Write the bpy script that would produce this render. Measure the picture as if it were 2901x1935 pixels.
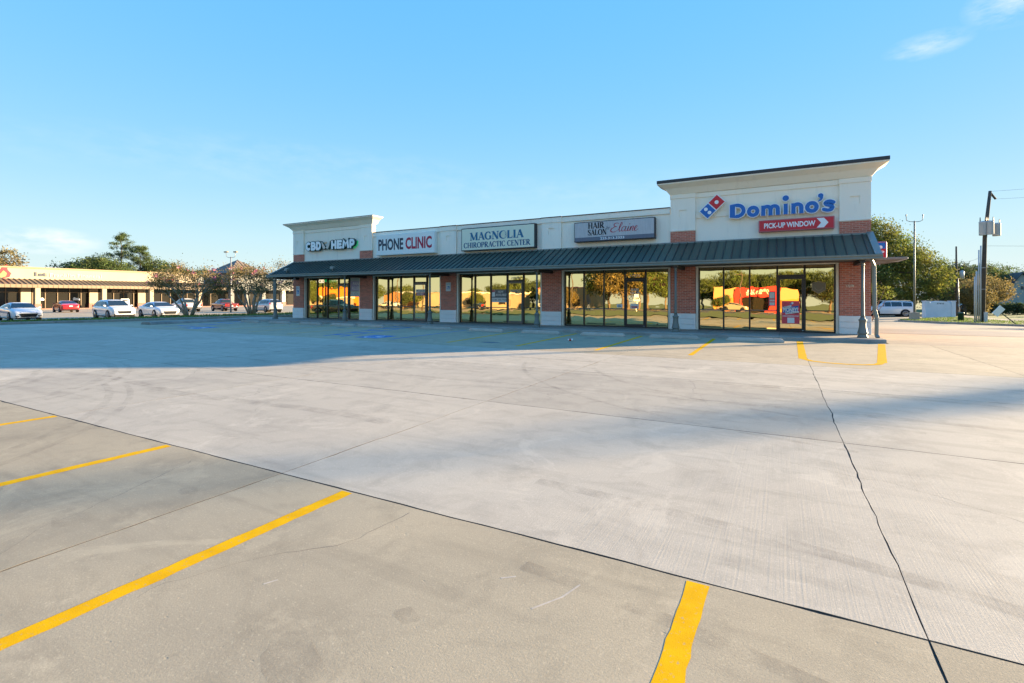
import bpy, bmesh, math, random
import numpy as np
from mathutils import Vector, Matrix
for o in list(bpy.data.objects): bpy.data.objects.remove(o)
SC = bpy.context.scene
COL = SC.collection
R_ = math.radians
rnd = random.Random(7)

# ---------------------------------------------------------------- camera
cam_d = bpy.data.cameras.new('camera'); cam = bpy.data.objects.new('camera', cam_d); COL.objects.link(cam)
cam_d.sensor_width = 36; cam_d.lens = 17.398; cam_d.shift_y = -0.0429
cam_d.clip_start = .05; cam_d.clip_end = 6000
cam.location = (0, 0, 1.45); cam.rotation_euler = (R_(90), 0, R_(28.51))
SC.camera = cam
# ---------------------------------------------------------------- sky and sun
SUN_EL = 8.7; SUN_AZ = 43.6          # azimuth from +Y towards +X
w = bpy.data.worlds.new('World'); SC.world = w; w.use_nodes = True
nt = w.node_tree; nd = nt.nodes; lk = nt.links; nd.clear()
def N(t, **k):
    n = nd.new(t)
    for a, b in k.items(): setattr(n, a, b)
    return n
sky = N('ShaderNodeTexSky', sky_type='NISHITA', sun_disc=False, sun_elevation=R_(SUN_EL), sun_rotation=R_(SUN_AZ),
        altitude=0, air_density=1.0, dust_density=0.05, ozone_density=2.2)
hs = N('ShaderNodeHueSaturation'); hs.inputs['Saturation'].default_value = 1.36; hs.inputs['Hue'].default_value = .5; hs.inputs['Value'].default_value = 1.0
# soft shoulder on the sky's brightness, the same in every direction
sl_ = N('ShaderNodeVectorMath', operation='DOT_PRODUCT'); lk.new(sky.outputs[0], sl_.inputs[0]); sl_.inputs[1].default_value = (.2, .7, .1)
sm1 = N('ShaderNodeMath', operation='MULTIPLY_ADD'); lk.new(sl_.outputs['Value'], sm1.inputs[0]); sm1.inputs[1].default_value = 6.0; sm1.inputs[2].default_value = 1
sd1 = N('ShaderNodeMath', operation='DIVIDE'); sd1.inputs[0].default_value = 2.75; lk.new(sm1.outputs[0], sd1.inputs[1])
sv1 = N('ShaderNodeVectorMath', operation='SCALE'); lk.new(sky.outputs[0], sv1.inputs[0]); lk.new(sd1.outputs[0], sv1.inputs['Scale'])
tn1 = N('ShaderNodeVectorMath', operation='MULTIPLY'); lk.new(sv1.outputs[0], tn1.inputs[0]); tn1.inputs[1].default_value = (1.12, .985, .96)
lk.new(tn1.outputs[0], hs.inputs['Color'])
# pale haze hugging the horizon all round
tcz = N('ShaderNodeTexCoord'); spz = N('ShaderNodeSeparateXYZ'); lk.new(tcz.outputs['Generated'], spz.inputs[0])
abz = N('ShaderNodeMath', operation='ABSOLUTE'); lk.new(spz.outputs[2], abz.inputs[0])
mlz = N('ShaderNodeMath', operation='MULTIPLY'); lk.new(abz.outputs[0], mlz.inputs[0]); mlz.inputs[1].default_value = -7.5
exz = N('ShaderNodeMath', operation='EXPONENT'); lk.new(mlz.outputs[0], exz.inputs[0])
fz = N('ShaderNodeMath', operation='MULTIPLY'); lk.new(exz.outputs[0], fz.inputs[0]); fz.inputs[1].default_value = .8
hz_ = N('ShaderNodeMix', data_type='RGBA'); lk.new(fz.outputs[0], hz_.inputs['Factor']); lk.new(hs.outputs[0], hz_.inputs['A']); hz_.inputs['B'].default_value = (.40, .57, .74, 1)
# thin clouds: noise on the sky dome, denser in a few places
tc = N('ShaderNodeTexCoord')
def cloud_spot(px, py, pz, tight, sx, sz):
    d = Vector((px, py, pz)).normalized()
    side = d.cross(Vector((0, 0, 1))).normalized(); up = side.cross(d)
    out = None
    def dot(v, s):
        a = N('ShaderNodeVectorMath', operation='DOT_PRODUCT'); lk.new(tc.outputs['Generated'], a.inputs[0]); a.inputs[1].default_value = v
        b = N('ShaderNodeMath', operation='MULTIPLY'); lk.new(a.outputs['Value'], b.inputs[0]); b.inputs[1].default_value = s
        c = N('ShaderNodeMath', operation='MULTIPLY'); lk.new(b.outputs[0], c.inputs[0]); lk.new(b.outputs[0], c.inputs[1]); return c
    h = dot(side, 1 / sx); v = dot(up, 1 / sz)
    s = N('ShaderNodeMath', operation='ADD'); lk.new(h.outputs[0], s.inputs[0]); lk.new(v.outputs[0], s.inputs[1])
    g = N('ShaderNodeMath', operation='SUBTRACT'); g.inputs[0].default_value = 1; lk.new(s.outputs[0], g.inputs[1]); g.use_clamp = True
    f = N('ShaderNodeVectorMath', operation='DOT_PRODUCT'); lk.new(tc.outputs['Generated'], f.inputs[0]); f.inputs[1].default_value = d
    k = N('ShaderNodeMath', operation='GREATER_THAN'); lk.new(f.outputs['Value'], k.inputs[0]); k.inputs[1].default_value = 0
    m = N('ShaderNodeMath', operation='MULTIPLY'); lk.new(g.outputs[0], m.inputs[0]); lk.new(k.outputs[0], m.inputs[1])
    t = N('ShaderNodeMath', operation='MULTIPLY'); lk.new(m.outputs[0], t.inputs[0]); t.inputs[1].default_value = tight
    return t
spots = [cloud_spot(.42, 1.355, .60, .6, .06, .035), cloud_spot(.26, 1.28, .51, .45, .055, .02), cloud_spot(-1.31, .43, .115, .95, .07, .022),
         cloud_spot(-.9, .7, .28, .10, .5, .05), cloud_spot(-.3, 1.0, .22, .08, .5, .04)]
acc = spots[0]
for s in spots[1:]:
    a = N('ShaderNodeMath', operation='ADD'); lk.new(acc.outputs[0], a.inputs[0]); lk.new(s.outputs[0], a.inputs[1]); acc = a
mp = N('ShaderNodeMapping'); lk.new(tc.outputs['Generated'], mp.inputs['Vector']); mp.inputs['Scale'].default_value = (9, 9, 26)
nz = N('ShaderNodeTexNoise'); lk.new(mp.outputs[0], nz.inputs['Vector']); nz.inputs['Scale'].default_value = 2.2; nz.inputs['Detail'].default_value = 7; nz.inputs['Roughness'].default_value = .6
rp = N('ShaderNodeMapRange'); lk.new(nz.outputs['Fac'], rp.inputs['Value']); rp.inputs['From Min'].default_value = .38; rp.inputs['From Max'].default_value = .7
cm = N('ShaderNodeMath', operation='MULTIPLY', use_clamp=True); lk.new(acc.outputs[0], cm.inputs[0]); lk.new(rp.outputs[0], cm.inputs[1])
mx = N('ShaderNodeMix', data_type='RGBA'); lk.new(cm.outputs[0], mx.inputs['Factor']); lk.new(hz_.outputs['Result'], mx.inputs['A']); mx.inputs['B'].default_value = (.62, .64, .68, 1)
bg = N('ShaderNodeBackground'); lk.new(mx.outputs['Result'], bg.inputs['Color']); bg.inputs['Strength'].default_value = .15
ow = N('ShaderNodeOutputWorld'); lk.new(bg.outputs[0], ow.inputs['Surface'])

sun_d = bpy.data.lights.new('sun', 'SUN'); sun_d.energy = 2.0; sun_d.angle = R_(.55); sun_d.color = (1.0, .77, .48)
sun = bpy.data.objects.new('sun', sun_d); COL.objects.link(sun)
_el, _az = R_(SUN_EL), R_(SUN_AZ)
sun.rotation_euler = Vector((-math.sin(_az) * math.cos(_el), -math.cos(_az) * math.cos(_el), -math.sin(_el))).to_track_quat('-Z', 'Y').to_euler()
sun.location = (60, 60, 40)
vs = SC.view_settings; vs.view_transform = 'Standard'; vs.look = 'None'; vs.exposure = 3.60; vs.gamma = 1; vs.use_curve_mapping = False
SC.cycles.max_bounces = 7; SC.cycles.caustics_reflective = False; SC.cycles.caustics_refractive = False

# ---------------------------------------------------------------- materials
MATS = {}
def mat(name, col, rough=.7, metal=0, var=0, vscale=3, bump=0, bscale=60, spec=.5, rand=0, island=0, col2=None, coat=0, stain=None, emit=None, transl=0, detail=6, bdist=.01, stretch=None):
    """principled material with world-space noise: var mixes towards col2, bump adds fine relief, rand/island vary brightness per piece"""
    if name in MATS: return MATS[name]
    m = bpy.data.materials.new(name); m.use_nodes = True; MATS[name] = m
    t = m.node_tree; n = t.nodes; l = t.links; n.clear()
    out = n.new('ShaderNodeOutputMaterial'); p = n.new('ShaderNodeBsdfPrincipled')
    p.inputs['Roughness'].default_value = rough; p.inputs['Metallic'].default_value = metal; p.inputs['Specular IOR Level'].default_value = spec
    p.inputs['Coat Weight'].default_value = coat; p.inputs['Coat Roughness'].default_value = .05
    geo = n.new('ShaderNodeNewGeometry')
    c = None
    base = n.new('ShaderNodeRGB'); base.outputs[0].default_value = (*col, 1); c = base.outputs[0]
    pos = geo.outputs['Position']
    if stretch:
        mpn = n.new('ShaderNodeMapping'); l.new(pos, mpn.inputs['Vector']); mpn.inputs['Scale'].default_value = stretch; pos = mpn.outputs[0]
    if var:
        z = n.new('ShaderNodeTexNoise'); l.new(pos, z.inputs['Vector']); z.inputs['Scale'].default_value = vscale; z.inputs['Detail'].default_value = detail; z.inputs['Roughness'].default_value = .6
        r = n.new('ShaderNodeMapRange'); l.new(z.outputs['Fac'], r.inputs['Value']); r.inputs['From Min'].default_value = .35; r.inputs['From Max'].default_value = .68; r.inputs['To Max'].default_value = var
        x = n.new('ShaderNodeMix'); x.data_type = 'RGBA'; l.new(r.outputs[0], x.inputs['Factor']); l.new(c, x.inputs['A'])
        x.inputs['B'].default_value = (*(col2 or tuple(v * .6 for v in col)), 1); c = x.outputs['Result']
    if stain:
        scol, sscale, lo, hi, amt = stain
        z = n.new('ShaderNodeTexNoise'); l.new(pos, z.inputs['Vector']); z.inputs['Scale'].default_value = sscale; z.inputs['Detail'].default_value = 9; z.inputs['Roughness'].default_value = .68
        r = n.new('ShaderNodeMapRange'); l.new(z.outputs['Fac'], r.inputs['Value']); r.inputs['From Min'].default_value = lo; r.inputs['From Max'].default_value = hi; r.inputs['To Max'].default_value = amt
        x = n.new('ShaderNodeMix'); x.data_type = 'RGBA'; l.new(r.outputs[0], x.inputs['Factor']); l.new(c, x.inputs['A']); x.inputs['B'].default_value = (*scol, 1); c = x.outputs['Result']
    for src, amt in (('obj', rand), ('isl', island)):
        if amt:
            if src == 'obj': oi = n.new('ShaderNodeObjectInfo'); rv = oi.outputs['Random']
            else: rv = geo.outputs['Random Per Island']
            r = n.new('ShaderNodeMapRange'); l.new(rv, r.inputs['Value']); r.inputs['To Min'].default_value = 1 - amt; r.inputs['To Max'].default_value = 1 + amt
            x = n.new('ShaderNodeVectorMath'); x.operation = 'SCALE'; l.new(c, x.inputs[0]); l.new(r.outputs[0], x.inputs['Scale']); c = x.outputs[0]
    l.new(c, p.inputs['Base Color'])
    if bump:
        z = n.new('ShaderNodeTexNoise'); l.new(pos, z.inputs['Vector']); z.inputs['Scale'].default_value = bscale; z.inputs['Detail'].default_value = 5
        b = n.new('ShaderNodeBump'); b.inputs['Strength'].default_value = bump; b.inputs['Distance'].default_value = bdist; l.new(z.outputs['Fac'], b.inputs['Height']); l.new(b.outputs[0], p.inputs['Normal'])
    if emit:
        p.inputs['Emission Color'].default_value = (*emit[0], 1); p.inputs['Emission Strength'].default_value = emit[1]
    sh = p.outputs[0]
    if transl:
        tr = n.new('ShaderNodeBsdfTranslucent'); l.new(c, tr.inputs['Color']); ms = n.new('ShaderNodeMixShader'); ms.inputs[0].default_value = transl
        l.new(p.outputs[0], ms.inputs[1]); l.new(tr.outputs[0], ms.inputs[2]); sh = ms.outputs[0]
    l.new(sh, out.inputs['Surface'])
    return m

def concrete(name, col, col2, broom=False, pits=0.0, tyre=0.0):
    """weathered concrete: broad tone patches, dirt blotches, sandy speckle, hairline cracks, optional broom strokes"""
    m = bpy.data.materials.new(name); m.use_nodes = True; MATS[name] = m
    t = m.node_tree; n = t.nodes; l = t.links; n.clear()
    def nn(ty, **k):
        q = n.new(ty)
        for a, b in k.items(): setattr(q, a, b)
        return q
    out = nn('ShaderNodeOutputMaterial'); p = nn('ShaderNodeBsdfPrincipled'); p.inputs['Roughness'].default_value = .85; p.inputs['Specular IOR Level'].default_value = .25
    geo = nn('ShaderNodeNewGeometry'); oi = nn('ShaderNodeObjectInfo')
    def noise(sc, det=5, ro=.6, vec=None, dist=0):
        z = nn('ShaderNodeTexNoise'); l.new(vec or geo.outputs['Position'], z.inputs['Vector']); z.inputs['Scale'].default_value = sc; z.inputs['Detail'].default_value = det; z.inputs['Roughness'].default_value = ro; z.inputs['Distortion'].default_value = dist
        return z.outputs['Fac']
    def rng(v, a, b, c=0, d=1):
        r = nn('ShaderNodeMapRange'); l.new(v, r.inputs['Value']); r.inputs['From Min'].default_value = a; r.inputs['From Max'].default_value = b; r.inputs['To Min'].default_value = c; r.inputs['To Max'].default_value = d; return r.outputs[0]
    def mixc(f, a, b, blend='MIX'):
        x = nn('ShaderNodeMix', data_type='RGBA', blend_type=blend); l.new(f, x.inputs['Factor'])
        for s, v in (('A', a), ('B', b)):
            if isinstance(v, tuple): x.inputs[s].default_value = (*v, 1)
            else: l.new(v, x.inputs[s])
        return x.outputs['Result']
    c = mixc(rng(noise(.45, 6, .62), .36, .66), col, col2)
    c = mixc(rng(noise(2.3, 8, .68, dist=.6), .48, .72, 0, .55), c, tuple(v * .62 for v in col2))
    c = mixc(rng(noise(120, 4, .75), .3, .72, 0, .6), c, tuple(v * .60 for v in col2))
    c = mixc(rng(noise(55, 3, .7), .58, .74, 0, .5), c, tuple(min(1, v * 1.35) for v in col))
    # stretched tyre scuffs running along the lane
    mpn = nn('ShaderNodeMapping'); l.new(geo.outputs['Position'], mpn.inputs['Vector']); mpn.inputs['Scale'].default_value = (.25, 2.6, 1); mpn.inputs['Rotation'].default_value = (0, 0, R_(6))
    c = mixc(rng(noise(1.6, 5, .6, mpn.outputs[0], .3), .53, .70, 0, .30 + tyre), c, tuple(v * .55 for v in col2))
    c = mixc(rng(noise(9, 6, .75, dist=.4), .60, .80, 0, .45), c, tuple(v * .55 for v in col2))
    c = mixc(rng(noise(.9, 9, .72, dist=1.2), .56, .62, 0, .22), c, tuple(min(1, v * 1.22) for v in col))
    # hairline cracks
    vo = nn('ShaderNodeTexVoronoi', feature='DISTANCE_TO_EDGE'); 
    wv = nn('ShaderNodeVectorMath', operation='ADD'); l.new(geo.outputs['Position'], wv.inputs[0])
    zz = nn('ShaderNodeTexNoise'); l.new(geo.outputs['Position'], zz.inputs['Vector']); zz.inputs['Scale'].default_value = 1.7; zz.inputs['Detail'].default_value = 6
    sc = nn('ShaderNodeVectorMath', operation='SCALE'); l.new(zz.outputs['Color'], sc.inputs[0]); sc.inputs['Scale'].default_value = .9; l.new(sc.outputs[0], wv.inputs[1])
    l.new(wv.outputs[0], vo.inputs['Vector']); vo.inputs['Scale'].default_value = .33
    ck = rng(vo.outputs['Distance'], .0008, .0026, 1, 0)
    cg = nn('ShaderNodeMath', operation='MULTIPLY'); l.new(ck, cg.inputs[0]); l.new(rng(noise(.35, 3), .56, .66, 0, .8), cg.inputs[1])
    c = mixc(cg.outputs[0], c, tuple(v * .35 for v in col2))
    r = rng(oi.outputs['Random'], 0, 1, .90, 1.06)
    x = nn('ShaderNodeVectorMath', operation='SCALE'); l.new(c, x.inputs[0]); l.new(r, x.inputs['Scale']); l.new(x.outputs[0], p.inputs['Base Color'])
    h = noise(90, 6, .75)
    if pits:
        hb = nn('ShaderNodeMath', operation='MULTIPLY_ADD'); l.new(rng(noise(19, 3, .5), .70, .78), hb.inputs[0]); hb.inputs[1].default_value = -pits; l.new(h, hb.inputs[2]); h = hb.outputs[0]
    if broom:
        mb = nn('ShaderNodeMapping'); l.new(geo.outputs['Position'], mb.inputs['Vector']); mb.inputs['Scale'].default_value = (85, 1.1, 1)
        hb = nn('ShaderNodeMath', operation='MULTIPLY_ADD'); l.new(noise(1, 3, .6, mb.outputs[0]), hb.inputs[0]); hb.inputs[1].default_value = .9; l.new(h, hb.inputs[2]); h = hb.outputs[0]
    b = nn('ShaderNodeBump'); b.inputs['Strength'].default_value = .28; b.inputs['Distance'].default_value = .004; l.new(h, b.inputs['Height']); l.new(b.outputs[0], p.inputs['Normal'])
    l.new(p.outputs[0], out.inputs['Surface'])
    return m

def mirror_glass(name, tint, wav=.05):
    """bronze reflective shop glass: tinted mirror with the slight waves of rolled panes"""
    m = bpy.data.materials.new(name); m.use_nodes = True; MATS[name] = m
    t = m.node_tree; n = t.nodes; l = t.links; n.clear()
    out = n.new('ShaderNodeOutputMaterial'); g = n.new('ShaderNodeBsdfGlossy'); g.inputs['Roughness'].default_value = .008; g.inputs['Color'].default_value = (*tint, 1)
    d = n.new('ShaderNodeBsdfPrincipled'); d.inputs['Base Color'].default_value = (.012, .011, .010, 1); d.inputs['Roughness'].default_value = .05
    geo = n.new('ShaderNodeNewGeometry'); oi = n.new('ShaderNodeObjectInfo')
    ad = n.new('ShaderNodeVectorMath'); ad.operation = 'ADD'; l.new(geo.outputs['Position'], ad.inputs[0])
    cx = n.new('ShaderNodeCombineXYZ'); sc = n.new('ShaderNodeMath'); sc.operation = 'MULTIPLY'; l.new(oi.outputs['Random'], sc.inputs[0]); sc.inputs[1].default_value = 40; l.new(sc.outputs[0], cx.inputs[0]); l.new(cx.outputs[0], ad.inputs[1])
    mp = n.new('ShaderNodeMapping'); l.new(ad.outputs[0], mp.inputs['Vector']); mp.inputs['Scale'].default_value = (1.0, 1, 1.5)
    z = n.new('ShaderNodeTexNoise'); l.new(mp.outputs[0], z.inputs['Vector']); z.inputs['Scale'].default_value = 1.5; z.inputs['Detail'].default_value = 1.5
    b = n.new('ShaderNodeBump'); b.inputs['Strength'].default_value = wav; b.inputs['Distance'].default_value = .1; l.new(z.outputs['Fac'], b.inputs['Height']); l.new(b.outputs[0], g.inputs['Normal'])
    ms = n.new('ShaderNodeMixShader'); ms.inputs[0].default_value = .12; l.new(g.outputs[0], ms.inputs[1]); l.new(d.outputs[0], ms.inputs[2]); l.new(ms.outputs[0], out.inputs['Surface'])
    return m

def brick_sheet(name):
    """brick wall seen too far or too obliquely to pick bricks apart"""
    m = bpy.data.materials.new(name); m.use_nodes = True; MATS[name] = m
    t = m.node_tree; n = t.nodes; l = t.links
    p = n['Principled BSDF']; p.inputs['Roughness'].default_value = .85
    geo = n.new('ShaderNodeNewGeometry'); sp = n.new('ShaderNodeSeparateXYZ'); l.new(geo.outputs['Position'], sp.inputs[0])
    a = n.new('ShaderNodeMath'); l.new(sp.outputs[0], a.inputs[0]); l.new(sp.outputs[1], a.inputs[1])
    cb = n.new('ShaderNodeCombineXYZ'); l.new(a.outputs[0], cb.inputs[0]); l.new(sp.outputs[2], cb.inputs[1])
    b = n.new('ShaderNodeTexBrick'); l.new(cb.outputs[0], b.inputs['Vector']); b.inputs['Scale'].default_value = 1
    b.inputs['Brick Width'].default_value = .203; b.inputs['Row Height'].default_value = .0677; b.inputs['Mortar Size'].default_value = .005
    b.inputs['Color1'].default_value = (.30, .095, .065, 1); b.inputs['Color2'].default_value = (.24, .075, .05, 1); b.inputs['Mortar'].default_value = (.45, .38, .32, 1)
    l.new(b.outputs['Color'], p.inputs['Base Color']); return m

concrete('concrete_lane', (.61, .51, .375), (.50, .42, .315), broom=True)
concrete('concrete_stall', (.52, .41, .26), (.40, .32, .21), pits=.9)
concrete('concrete_tan', (.58, .455, .295), (.48, .38, .25), tyre=.15)
concrete('concrete_drive', (.45, .355, .245), (.37, .295, .21), tyre=.2)
concrete('concrete_walk', (.50, .42, .33), (.41, .345, .275))
concrete('concrete_kerb', (.44, .39, .32), (.30, .265, .22))
concrete('concrete_stop', (.60, .52, .42), (.47, .41, .33))
concrete('concrete_grey', (.33, .285, .24), (.27, .235, .20))
concrete('asphalt', (.20, .175, .155), (.15, .135, .12))
mat('joint_dirt', (.11, .095, .075), .95, var=.6, vscale=14)
mat('paint_yellow', (.82, .43, .003), .8, spec=.08, var=.8, vscale=7, col2=(.68, .33, .003), bump=.25, bscale=220, stain=((.44, .33, .18), 40, .58, .68, .85), bdist=.003)
mat('paint_yellow_worn', (.70, .34, .015), .8, var=.8, vscale=8, col2=(.52, .30, .06), stain=((.46, .37, .26), 14, .52, .66, .8))
mat('paint_blue', (.02, .14, .40), .8, var=.6, vscale=8, col2=(.06, .18, .36), stain=((.40, .37, .33), 12, .52, .66, .7))
mat('paint_white', (.7, .7, .68), .7)
mat('stucco', (.92, .845, .70), .9, var=.35, vscale=.9, col2=(.87, .795, .65), bump=.35, bscale=120, bdist=.003, stain=((.58, .53, .44), 1.5, .54, .80, .42), stretch=(2.4, 2.4, .35))
mat('trim_beige', (.86, .77, .62), .75, var=.3, vscale=2)
mat('cap_dark', (.035, .034, .034), .55, var=.4, vscale=3)
mat('cap_brown', (.10, .055, .04), .6)
mat('brick', (.54, .165, .10), .88, rand=.20, island=.0, var=.5, vscale=26, col2=(.43, .125, .075), bump=.4, bscale=90)
mat('brick_many', (.54, .165, .10), .88, island=.20, var=.5, vscale=26, col2=(.43, .125, .075), bump=.4, bscale=90)
mat('mortar', (.68, .55, .45), .95, var=.4, vscale=8)
mat('block_white', (.87, .83, .76), .85, var=.35, vscale=3, col2=(.68, .67, .63), bump=.8, bscale=38, bdist=.012)
mat('awning_green', (.070, .084, .055), .52, rand=.16, var=.6, vscale=1.1, col2=(.075, .085, .064), stain=((.15, .165, .165), 2.6, .60, .75, .5), spec=.3)
mat('awning_seam', (.022, .033, .034), .45)
mat('gutter', (.20, .215, .18), .38, var=.4, vscale=2, col2=(.12, .14, .13))
mat('soffit', (.10, .085, .07), .8)
mat('post_green', (.16, .165, .135), .5, var=.4, vscale=9, col2=(.13, .14, .125), bump=.2, bscale=60)
mat('frame_bronze', (.040, .036, .031), .4, metal=.3, var=.3, vscale=4)
mat('frame_alu', (.14, .13, .115), .38, metal=.5)
mirror_glass('glass_bronze', (1.0, .76, .36), .014)
mat('glass_dark', (.020, .018, .014), .12, spec=.35)
brick_sheet('brick_sheet')
mat('grass', (.12, .165, .03), .95, var=.85, vscale=1.3, col2=(.13, .13, .035), bump=1, bscale=40, stain=((.14, .12, .05), 4, .55, .75, .6))
mat('grass_blade', (.14, .20, .035), .8, island=.35, transl=.3)
mat('bark', (.13, .10, .075), .95, var=.6, vscale=8, bump=.8, bscale=30)
mat('bark_myrtle', (.42, .34, .25), .8, var=.7, vscale=6, col2=(.24, .17, .11))
mat('leaf_green', (.095, .150, .032), .75, island=.5, var=.7, vscale=.5, col2=(.09, .085, .02), transl=.35)
mat('leaf_dark', (.048, .080, .024), .75, island=.5, var=.6, vscale=.5, col2=(.06, .065, .02), transl=.3)
mat('leaf_autumn', (.088, .140, .030), .8, island=.5, var=.75, vscale=.25, col2=(.19, .155, .022), transl=.45)
mat('leaf_pine', (.080, .125, .032), .8, island=.45, var=.5, vscale=.6, col2=(.09, .10, .03), transl=.25)
mat('leaf_myrtle', (.19, .165, .065), .75, island=.5, var=.8, vscale=1.2, col2=(.23, .145, .035), transl=.45)
mat('blossom', (.60, .22, .28), .7, island=.3, transl=.3)
mat('steel_grey', (.32, .32, .31), .5, metal=.4, var=.3, vscale=4)
mat('wood_pole', (.085, .070, .055), .95, var=.6, vscale=5, bump=.6, bscale=40)
mat('tyre', (.018, .018, .018), .85)
mat('rim', (.42, .42, .43), .3, metal=.9)
mat('black_plastic', (.012, .012, .013), .8, spec=.2)
mat('car_glass', (.012, .017, .017), .06, spec=1.0)
mat('lamp_clear', (.55, .56, .57), .12, metal=.5)
mat('lamp_red', (.42, .015, .012), .2)
mat('chrome', (.62, .62, .62), .12, metal=1)
mat('plate', (.62, .62, .60), .5)
def paint(n, c): return mat(n, c, .28, coat=1.0, spec=.5)
paint('paint_car_white', (.56, .57, .58)); paint('paint_car_red', (.42, .012, .014)); paint('paint_car_maroon', (.17, .018, .016)); paint('paint_car_silver', (.36, .36, .355)); paint('paint_car_black', (.010, .010, .011)); paint('paint_car_tan', (.25, .22, .16))
def flat(n, c, r=.6, **k): return mat(n, c, r, **k)
flat('sign_white', (.85, .85, .82)); flat('sign_red', (.60, .012, .022), .45); flat('sign_blue', (.005, .13, .44), .45); flat('sign_black', (.03, .032, .036), .5)
flat('sign_pick_red', (.62, .018, .03), .45); flat('sign_cream', (.74, .76, .58)); flat('sign_pale', (.80, .82, .76)); flat('sign_grey', (.52, .51, .50), var=.7, vscale=7, col2=(.40, .40, .40), stretch=(3, 3, .35)); flat('sign_slate', (.14, .155, .19))
flat('ink_navy', (.02, .09, .19)); flat('ink_grey', (.045, .055, .075)); flat('ink_red', (.46, .02, .05)); flat('ink_black', (.015, .015, .018)); flat('ink_teal', (.03, .15, .26))
flat('letter_case', (.008, .055, .048), .5); flat('letter_white', (.88, .88, .84), .5); flat('wing_cream', (.62, .54, .44)); flat('gold', (.42, .25, .08), .4, metal=.6)
mat('neon_green', (.05, .5, .18), .5, emit=((.02, .9, .25), .02)); mat('neon_white', (.9, .8, .6), .5, emit=((1, .85, .6), .09))
flat('poster_shield', (.17, .13, .07), .5); flat('poster_red', (.72, .06, .09), .4); flat('poster_grey', (.17, .16, .16), .5); flat('poster_lilac', (.36, .27, .38), .5); flat('poster_pale', (.46, .43, .36), .5); flat('pink', (.50, .14, .15), .5); flat('decal_white', (.75, .73, .68), .6); flat('decal_red', (.5, .06, .03), .5)
flat('sign_hc', (.62, .65, .62), .5); flat('hc_blue', (.02, .16, .42), .5); flat('mon_white', (.62, .66, .70), .85, var=.3, vscale=1)
flat('plaza_wall', (.40, .33, .23), .9, var=.25, vscale=.3); flat('plaza_trim', (.30, .22, .13), .8); flat('plaza_awn', (.20, .14, .08), .6, var=.3, vscale=.8); flat('plaza_grey', (.20, .20, .185), .9); flat('plaza_seam', (.10, .07, .04), .6); flat('roof_brown', (.17, .13, .10), .7)
flat('store_amber', (.52, .21, .03), .8); flat('store_red', (.55, .02, .012), .7); flat('store_yellow', (.52, .25, .10), .8); flat('store_tan', (.30, .24, .17), .85, var=.7, vscale=.5, col2=(.22, .17, .12)); flat('store_orange', (.62, .17, .01), .7); flat('store_brown', (.26, .12, .05), .8); flat('sign_dusk', (.10, .13, .22), .5)
flat('utility_green', (.012, .05, .035), .5); flat('transformer', (.42, .44, .44), .5); flat('house_wall', (.42, .40, .35), .9); flat('house_roof', (.11, .10, .095), .9)

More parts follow.
